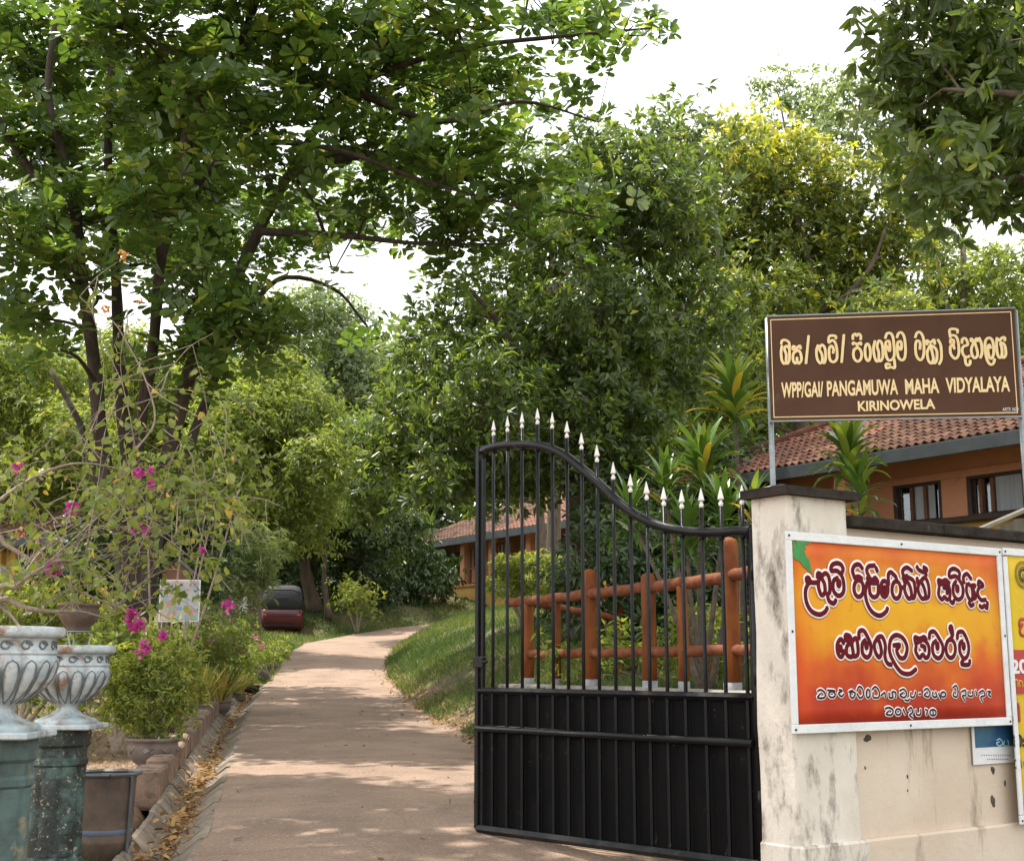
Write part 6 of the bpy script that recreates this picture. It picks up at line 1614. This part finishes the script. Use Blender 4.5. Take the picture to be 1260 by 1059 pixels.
def urn(label, x, y, zb):
    root = thing("urn", label, "urn", (x, y, zb))
    prof = [(.0, 0), (.165, 0), (.168, .03), (.155, .042), (.125, .05), (.085, .065), (.058, .09), (.052, .105), (.062, .118), (.085, .13), (.125, .150), (.17, .185), (.205, .23), (.222, .28), (.222, .305), (.212, .325)]
    def flute(a, z, r):
        if .125 < z < .31:
            t = (z - .125) / .185; return 1 + .11 * math.sin(math.pi * min(1, t * 1.02)) ** .7 * (abs(math.cos(a * 9)) ** .6 - .75)
        if .045 < z < .1: return 1 + .03 * math.cos(a * 18)
        return 1
    # the bowl with its gadroons
    P2 = []
    for (r0, z0_), (r1, z1_) in zip(prof, prof[1:]):
        for k in range(3): P2.append((r0 + (r1 - r0) * k / 3, z0_ + (z1_ - z0_) * k / 3))
    P2.append(prof[-1])
    MB().lathe(P2, n=108, fn=flute).build("bowl", M_URN, root)
    MB().lathe([(.205, .322), (.217, .330), (.218, .338), (.208, .343), (.207, .385), (.214, .392), (.206, .396)], n=64).build("neck_band", M_URN, root)
    MB().lathe([(.206, .394), (.238, .400), (.246, .410), (.246, .432), (.238, .442), (.205, .444), (.198, .438), (.198, .40), (.0, .395)], n=64,
               fn=lambda a, z, r: 1 + .004 * math.sin(a * 11)).build("rim", M_URN, root)
    sq_ = MB().box((0, 0, -.0), (.37, .37, .028), bev=.006); sq_.build("foot_plate", M_URN, root)
    for k in range(16):                                     # scrolls round the neck band
        a = 2 * math.pi * k / 16; u_ = Vector((-math.sin(a), math.cos(a), 0)); n_ = Vector((math.cos(a), math.sin(a), 0))
        pts = [n_ * .2085 + u_ * (.026 * math.cos(t) * (1 - t / 14)) + Vector((0, 0, .364 + .020 * math.sin(t) * (1 - t / 14))) for t in np.linspace(0, 8, 16)]
        MB().tube(pts, .0046, n=5).build("scroll", M_URNDIRT, root)
    for k in range(18):                                     # painted outline in the groove between the lobes
        a = 2 * math.pi * k / 18
        pts = []
        for t in np.linspace(-1, 1, 17):
            w = .5 * (1 - abs(t) ** 2.2) ** .5 if abs(t) < 1 else 0
            aa = a + 2 * math.pi / 18 * w * (1 if t >= -2 else 1)
            z = .215 + .088 * t; r = float(np.interp(z, [p[1] for p in prof], [p[0] for p in prof])) * 1.004
            pts.append(Vector((r * math.cos(a + 2 * math.pi / 18 * (.44 * max(0, 1 - t * t) ** .5 * (1 + .12 * t))), r * math.sin(a + 2 * math.pi / 18 * (.44 * max(0, 1 - t * t) ** .5 * (1 + .12 * t))), z)))
        pts2 = []
        for p, t in zip(pts, np.linspace(-1, 1, 17)):
            z = p.z; r = math.hypot(p.x, p.y); ph = a - 2 * math.pi / 18 * (.44 * max(0, 1 - t * t) ** .5 * (1 + .12 * t)); pts2.append(Vector((r * math.cos(ph), r * math.sin(ph), z)))
        MB().tube(pts + pts2[::-1], .0034, n=5, caps=False).build("lobe_outline", M_URNDIRT, root)
    MB().lathe([(.0, .40), (.19, .405)], n=24).build("soil", M_SOIL, root)
    return root
def pedestal(label, x, y, zt, m, r=.165):
    zb = g(x, y) - .05
    root = thing("pedestal", label, "pedestal", (x, y, zb))
    h = zt - zb
    mb = MB()
    mb.lathe([(0, 0), (r * 1.30, 0), (r * 1.30, .06), (r * 1.22, .075), (r * 1.24, .10), (r * 1.12, .125), (r * 1.02, .15), (r * .96, .17)], n=8, smooth=False, phase=.5)
    mb.build("base", m, root)
    mb = MB()
    mb.lathe([(r * .95, .168), (r * .93, .20), (r * .93, h - .24), (r * .95, h - .20)], n=64, smooth=True, fn=lambda a, z, rr: 1 + (.11 * (abs(math.cos(a * 4)) ** .35 - .6) if .19 < z < h - .22 else 0))
    mb.build("shaft", m, root)
    MB().lathe([(r * .94, h - .205), (r * 1.03, h - .19), (r * 1.04, h - .165), (r * .97, h - .15), (r * .99, h - .10), (r * 1.08, h - .085), (r * 1.10, h - .02), (r * 1.06, h), (0, h)], n=8, smooth=False, phase=.5).build("capital", m, root)
    return root
u2 = U(84, 893, 7.6); u1 = U(-2, 903, 5.7)
pedestal("dark moss-green pedestal with pale lichen specks", U(75, 893, 7.6).x, 7.6, u2.z - .014, M_PED, r=.152)
urn("white scroll-banded urn on the dark green pedestal, the smaller looking one", U(77, 893, 7.6).x + .02, 7.6, u2.z)
pedestal("pale green pedestal cut by the left edge of the picture", u1.x + .01, 5.7, u1.z - .014, M_PED2, r=.14)
urn("white urn with painted lobes cut by the left edge of the picture", u1.x, 5.7, u1.z)

M_POT = mat("grey_terracotta", (.20, .165, .14), (.13, .10, .085), scale=7, rough=.85, bump=.3, bscale=30, third=(.34, .29, .25), tscale=8, tlo=.58, thi=.72)
M_POTB = mat("brown_pot", (.15, .105, .075), (.085, .062, .048), scale=6, rough=.8, bump=.3, bscale=24, third=(.10, .12, .16), tscale=5, tlo=.6, thi=.72)
def pot(mb, r, h, c=(0, 0, 0), n=40, ribs=0):
    p = [(0, 0), (r * .55, 0), (r * .58, h * .06), (r * .52, h * .12), (r * .72, h * .26), (r * .90, h * .5), (r * .93, h * .72), (r * .90, h * .82), (r * .96, h * .88), (r * 1.03, h * .92), (r * 1.03, h), (r * .93, h), (r * .9, h * .9), (0, h * .88)]
    return mb.lathe(p, n=n, c=c, fn=(lambda a, z, rr: 1 + (.03 * math.cos(a * ribs) if h * .2 < z < h * .85 else 0)) if ribs else None)
def potted(label, px, pyb, Y, r, h, blobs, leaf, L, W, k=6, cov=2.6, m=M_POT, plinth=0, fl=.2, **kw):
    b0 = U(px, pyb, Y); root = thing("potted_plant", label, "potted plant", b0)
    MBp = pot(MB(), r, h); MBp.build("pot", m, root)
    MB().lathe([(0, h * .9), (r * .9, h * .9)], n=20).build("soil", M_SOIL, root)
    if plinth: MB().box((0, 0, -plinth / 2), (r * 1.0, r * 1.0, plinth), bev=.01).build("stand", M_CAP, root)
    for j in range(8):
        a = 2 * math.pi * j / 8; MB().tube([(r * .92 * math.cos(a - .25), r * .92 * math.sin(a - .25), h * .7), (r * .96 * math.cos(a), r * .96 * math.sin(a), h * .55), (r * .92 * math.cos(a + .25), r * .92 * math.sin(a + .25), h * .7)], r * .03, n=5).build("swag", m, root)
    bb = [B(b[0], b[1], Y, b[2], b[3], cov=cov, flush=fl) for b in blobs]
    arr, tips = foliage(bb, k, L, W, **kw)
    P, D, Nn, L_, W_, tn = arr
    o = link("foliage", leaf_mesh_data("foliage", T_DIAM, P - np.array(b0), D, Nn, L_, W_, tn, LM[leaf]), root); o["kind"] = "stuff"
    mb = MB(); top = Vector((0, 0, h * .9))
    for b in bb:
        c = Vector(b['c']) - b0; mb.tube([top + Vector((random.uniform(-.03, .03), random.uniform(-.03, .03), 0)), top.lerp(c, .5) + Vector((0, 0, .03)), c], [.008, .006, .003], n=5)
    mb.build("stems", M_TWIG, root)
    return root
potted("bushy light green shrub in a carved grey bowl pot in front of the kerb blocks", 187, 946, 12.0, .235, .27,
       [(180, 832, 30, 26), (150, 842, 22, 24), (222, 838, 20, 26), (172, 868, 38, 22), (143, 872, 16, 14), (222, 868, 22, 18), (200, 806, 16, 14), (160, 812, 12, 16), (236, 812, 10, 14), (185, 892, 28, 10), (140, 822, 9, 12)], 'bright', .07, .019, k=7, cov=2.6, plinth=.14, fl=.35, tint=(.5, .2))
M_STRAP = leaf_mat("strap_leaf", [(0, (.08, .12, .03)), (.5, (.24, .26, .06)), (1, (.55, .42, .12))], rough=.45, trans=.3, tgain=1.8)
SM_ = [strap_mesh(.42, .026, b, M_STRAP, tint=t, n=6) for b, t in ((20, .3), (50, .55), (90, .8), (120, .5), (35, .95))]
def strap_pot(label, px, pyb, Y, r, h, n, sc, m=M_POT):
    b0 = U(px, pyb, Y); root = thing("potted_plant", label, "potted plant", b0)
    pot(MB(), r, h).build("pot", m, root)
    MB().lathe([(0, h * .9), (r * .9, h * .9)], n=20).build("soil", M_SOIL, root)
    for k in range(n):
        s = sc * random.uniform(.75, 1.15); a = random.uniform(0, 6.28); q = r * .6 * random.random()
        link("leaf", random.choice(SM_), root, (q * math.cos(a), q * math.sin(a), h * .88), (0, math.radians(random.uniform(2, 22)), a)).scale = (s, s, s)
strap_pot("carved grey pot of strap-leaved plants just behind the big bushy pot", 246, 888, 18.5, .18, .24, 80, 1.45)
strap_pot("pot of yellow strap leaves against the kerb, second in the row", 270, 880, 20.5, .18, .22, 80, 1.6)
strap_pot("pot of spiky yellowing leaves by the kerb, nearest the stones", 290, 868, 23.6, .18, .22, 50, 1.25)
potted("round dark pot with a low plant at the far end of the kerb", 308, 856, 25.3, .17, .2, [(308, 838, 9, 6), (302, 834, 6, 5)], 'bright', .06, .02, m=M_CAP)
# two round stones by the verge
M_STONE = mat("dark_stone", (.11, .09, .07), (.07, .06, .045), scale=5, rough=.95, bump=.6, bscale=14, third=(.2, .17, .13), tscale=4, rand=.2)
for (px, py, Y, r, lab) in ((317, 842, 27.5, .20, "rounded dark stone at the near end of the verge edging"), (330, 828, 30, .17, "upright brown stone behind the rounded dark stone on the verge"),
                            (338, 816, 33, .16, "smallest grey stone of the verge edging, farthest along"), (300, 858, 26, .14, "low brown stone before the rounded dark stone")):
    p = U(px, py, Y)
    mb = MB().lathe([(0, -.9), (.7, -.8), (1, -.2), (.95, .35), (.6, .8), (0, .95)], n=12, fn=lambda a, z, rr: 1 + .12 * math.sin(2 * a + px) + .08 * math.sin(5 * a))
    mb.v = [(v[0] * r * 1.2, v[1] * r, v[2] * r * .8) for v in mb.v]
    tag(mb.build("stone", M_STONE, None, (p.x, Y, g(p.x, Y) + r * .5)), lab, "stone", "stones edging the verge")

# brown ribbed planter on a thin stand
pp = U(96, 776, 12.0)
root = thing("planter", "brown ribbed planter on a wire stand behind the urns", "planter", pp)
pot(MB(), .185, .24, ribs=14).build("pot", M_POTB, root)
MB().lathe([(0, .21), (.17, .21)], n=20).build("soil", M_SOIL, root)
mb = MB()
for k in range(3):
    a = 2 * math.pi * k / 3; mb = MB().tube([(.12 * math.cos(a), .12 * math.sin(a), .0), (.09 * math.cos(a + .2), .09 * math.sin(a + .2), -.16), (.14 * math.cos(a), .14 * math.sin(a), g(pp.x, 12) - pp.z)], .008, n=6); mb.build("leg", M_GALV, root)
MB().tube([(.12 * math.cos(a), .12 * math.sin(a), -.005) for a in np.linspace(0, 6.283, 25)], .007, n=6, caps=False).build("ring", M_GALV, root)

# metal ring stand with a pot slung in it, and the pot
ps = U(127, 1028, 8.25); gzp = g(ps.x, 8.25)
stand = thing("pot_stand", "dull grey octagonal metal ring stand holding a brown pot beside the dark pedestal", "plant stand", (ps.x, 8.25, gzp))
zt = U(134, 951, 8.25).z - gzp
ringp = [Vector((.205 * math.cos(a), .205 * math.sin(a), zt)) for a in np.linspace(0, 2 * math.pi, 9) + .39]
M_STAND = mat("dull_grey_steel", (.13, .14, .15), (.08, .085, .09), scale=12, rough=.5, metal=.3, third=(.16, .09, .05), tscale=16, tlo=.6, thi=.75)
mb = MB()
for i in range(8): mb.tube([ringp[i], ringp[i + 1]], .013, n=4, smooth=False, phase=.5)
mb.build("ring", M_STAND, stand)
for a in (-.45, -.05 + .9, 2.4, 3.7):
    MB().tube([(.198 * math.cos(a), .198 * math.sin(a), zt - .005), (.175 * math.cos(a), .175 * math.sin(a), -.02)], .011, n=4, smooth=False, phase=.5).build("leg", M_STAND, stand)
pt = thing("pot", "empty brown pot with a faded blue streak hanging in the metal ring stand", "pot", (ps.x, 8.25, gzp))
MB().lathe([(0, .015), (.115, .015), (.12, .05), (.10, .085), (.105, .11), (.145, .16), (.165, .21), (.17, .225), (.163, .24), (.168, .32), (.178, zt - .03), (.185, zt - .01), (.175, zt - .01), (.168, zt - .05), (.15, .25), (0, .2)], n=40).build("body", M_POTB, pt)
MB().lathe([(.164, .262), (.1675, .266), (.169, .285), (.167, .292)], n=40).build("band", mat("faded_blue", (.10, .15, .24), (.18, .14, .11), scale=5, rough=.8), pt)

# loose blocks lying in the garden
blocks = [(40, 952, 8.9, .40, .2, .18, .2, "low block behind the two pedestals, left of the dark one"), (130, 925, 10.3, .34, .2, .16, .1, "block behind the big pot under the snail shells of dry leaves"), (176, 988, 8.9, .26, .18, .16, .5, "small upright block by the metal stand"),
          (150, 905, 11.0, .5, .22, .14, .0, "long block behind the bushy potted plant"), (222, 905, 11.6, .42, .2, .12, -.2, "flat block lying behind the bushy pot beside the kerb"), (60, 1000, 8.2, .3, .2, .14, .3, "brown block at the foot of the dark pedestal"),
          (95, 905, 10.8, .4, .2, .2, .1, "tall brown block right behind the second urn"), (270, 893, 14.4, .3, .2, .1, .2, "thin slab under the row of strap-leaved pots")]
for px, py, Y, a, b, c, rz, lab in blocks:
    p = U(px, py, Y); z = g(p.x, Y)
    if "snail" in lab: lab = "block lying between the second urn and the big carved pot"
    tag(MB().box((0, 0, 0), (a, b, c), bev=.018, jit=.008).build("block", M_BLOCK, None, (p.x, Y, z + c / 2 - .01), (0, 0, rz)), lab, "block", "loose blocks in the garden")
sl = U(196, 1035, 7.5)
tag(MB().box((0, 0, 0), (.045, .62, .20), bev=.012, jit=.006).build("edging_slab", M_BLOCK, None, (sl.x, 7.45, g(sl.x, 7.45) + .06), (math.radians(-4), math.radians(8), math.radians(10))), "thin upright stone slab between the metal stand and the drain", "slab")

# notice board with a little gabled box behind it
nb = U(220, 765, 15.5); gN = g(nb.x, 15.5)
nbr = thing("notice_board", "small pale printed board on a post in front of the big tree", "notice board", (nb.x, 15.5, gN))
zb_, zt_ = nb.z - gN, U(220, 713, 15.5).z - gN
M_NB = mat("faded_print", (.50, .42, .36), (.26, .34, .42), scale=7, rough=.7, third=(.44, .20, .16), tscale=9, tlo=.52, thi=.6)
MB().box((0, 0, (zb_ + zt_) / 2), (.47, .02, zt_ - zb_), bev=.003).build("board", M_VINYL, nbr)
MB().box((0, -.012, (zb_ + zt_) / 2), (.44, .004, zt_ - zb_ - .03)).build("print", M_NB, nbr)
pal = [(.22, .34, .48), (.50, .26, .22), (.28, .40, .28), (.54, .44, .24), (.36, .30, .42), (.28, .42, .46)]
PALM = [mat("print_patch", c, rough=.7) for c in pal]
for r_ in range(4):
    for c_ in range(5):
        if random.random() < .8:
            MB().box((-.17 + c_ * .085, -.0155, zb_ + .05 + r_ * .105), (random.uniform(.03, .07), .002, random.uniform(.03, .08))).build("picture", random.choice(PALM), nbr)
MB().box((0, .03, (zt_ - .3) / 2 + .0), (.06, .05, zt_ - .1)).build("post", M_WOOD, nbr)
bx = U(216, 715, 15.9)
bh = thing("gabled_box", "small brown gabled wooden box standing just behind the pale notice board", "wooden box", (bx.x, 15.9, gN))
zz0, zz1 = bx.z - gN - .12, U(216, 703, 15.9).z - gN
MB().prism([Vector((-.16, 0, zz0)), Vector((.16, 0, zz0)), Vector((.16, 0, zz1)), Vector((0, 0, zz1 + .14)), Vector((-.16, 0, zz1))], (0, .25, 0)).build("box", M_BEAMW, bh)
for s in (-1, 1): MB().prism([Vector((0, -.04, zz1 + .155)), Vector((s * .21, -.04, zz1 - .03)), Vector((s * .21, -.04, zz1 - .055)), Vector((0, -.04, zz1 + .13))], (0, .33, 0)).build("roof_board", M_WOOD, bh)
MB().box((0, .12, zz0 / 2), (.07, .07, zz0)).build("post", M_WOOD, bh)
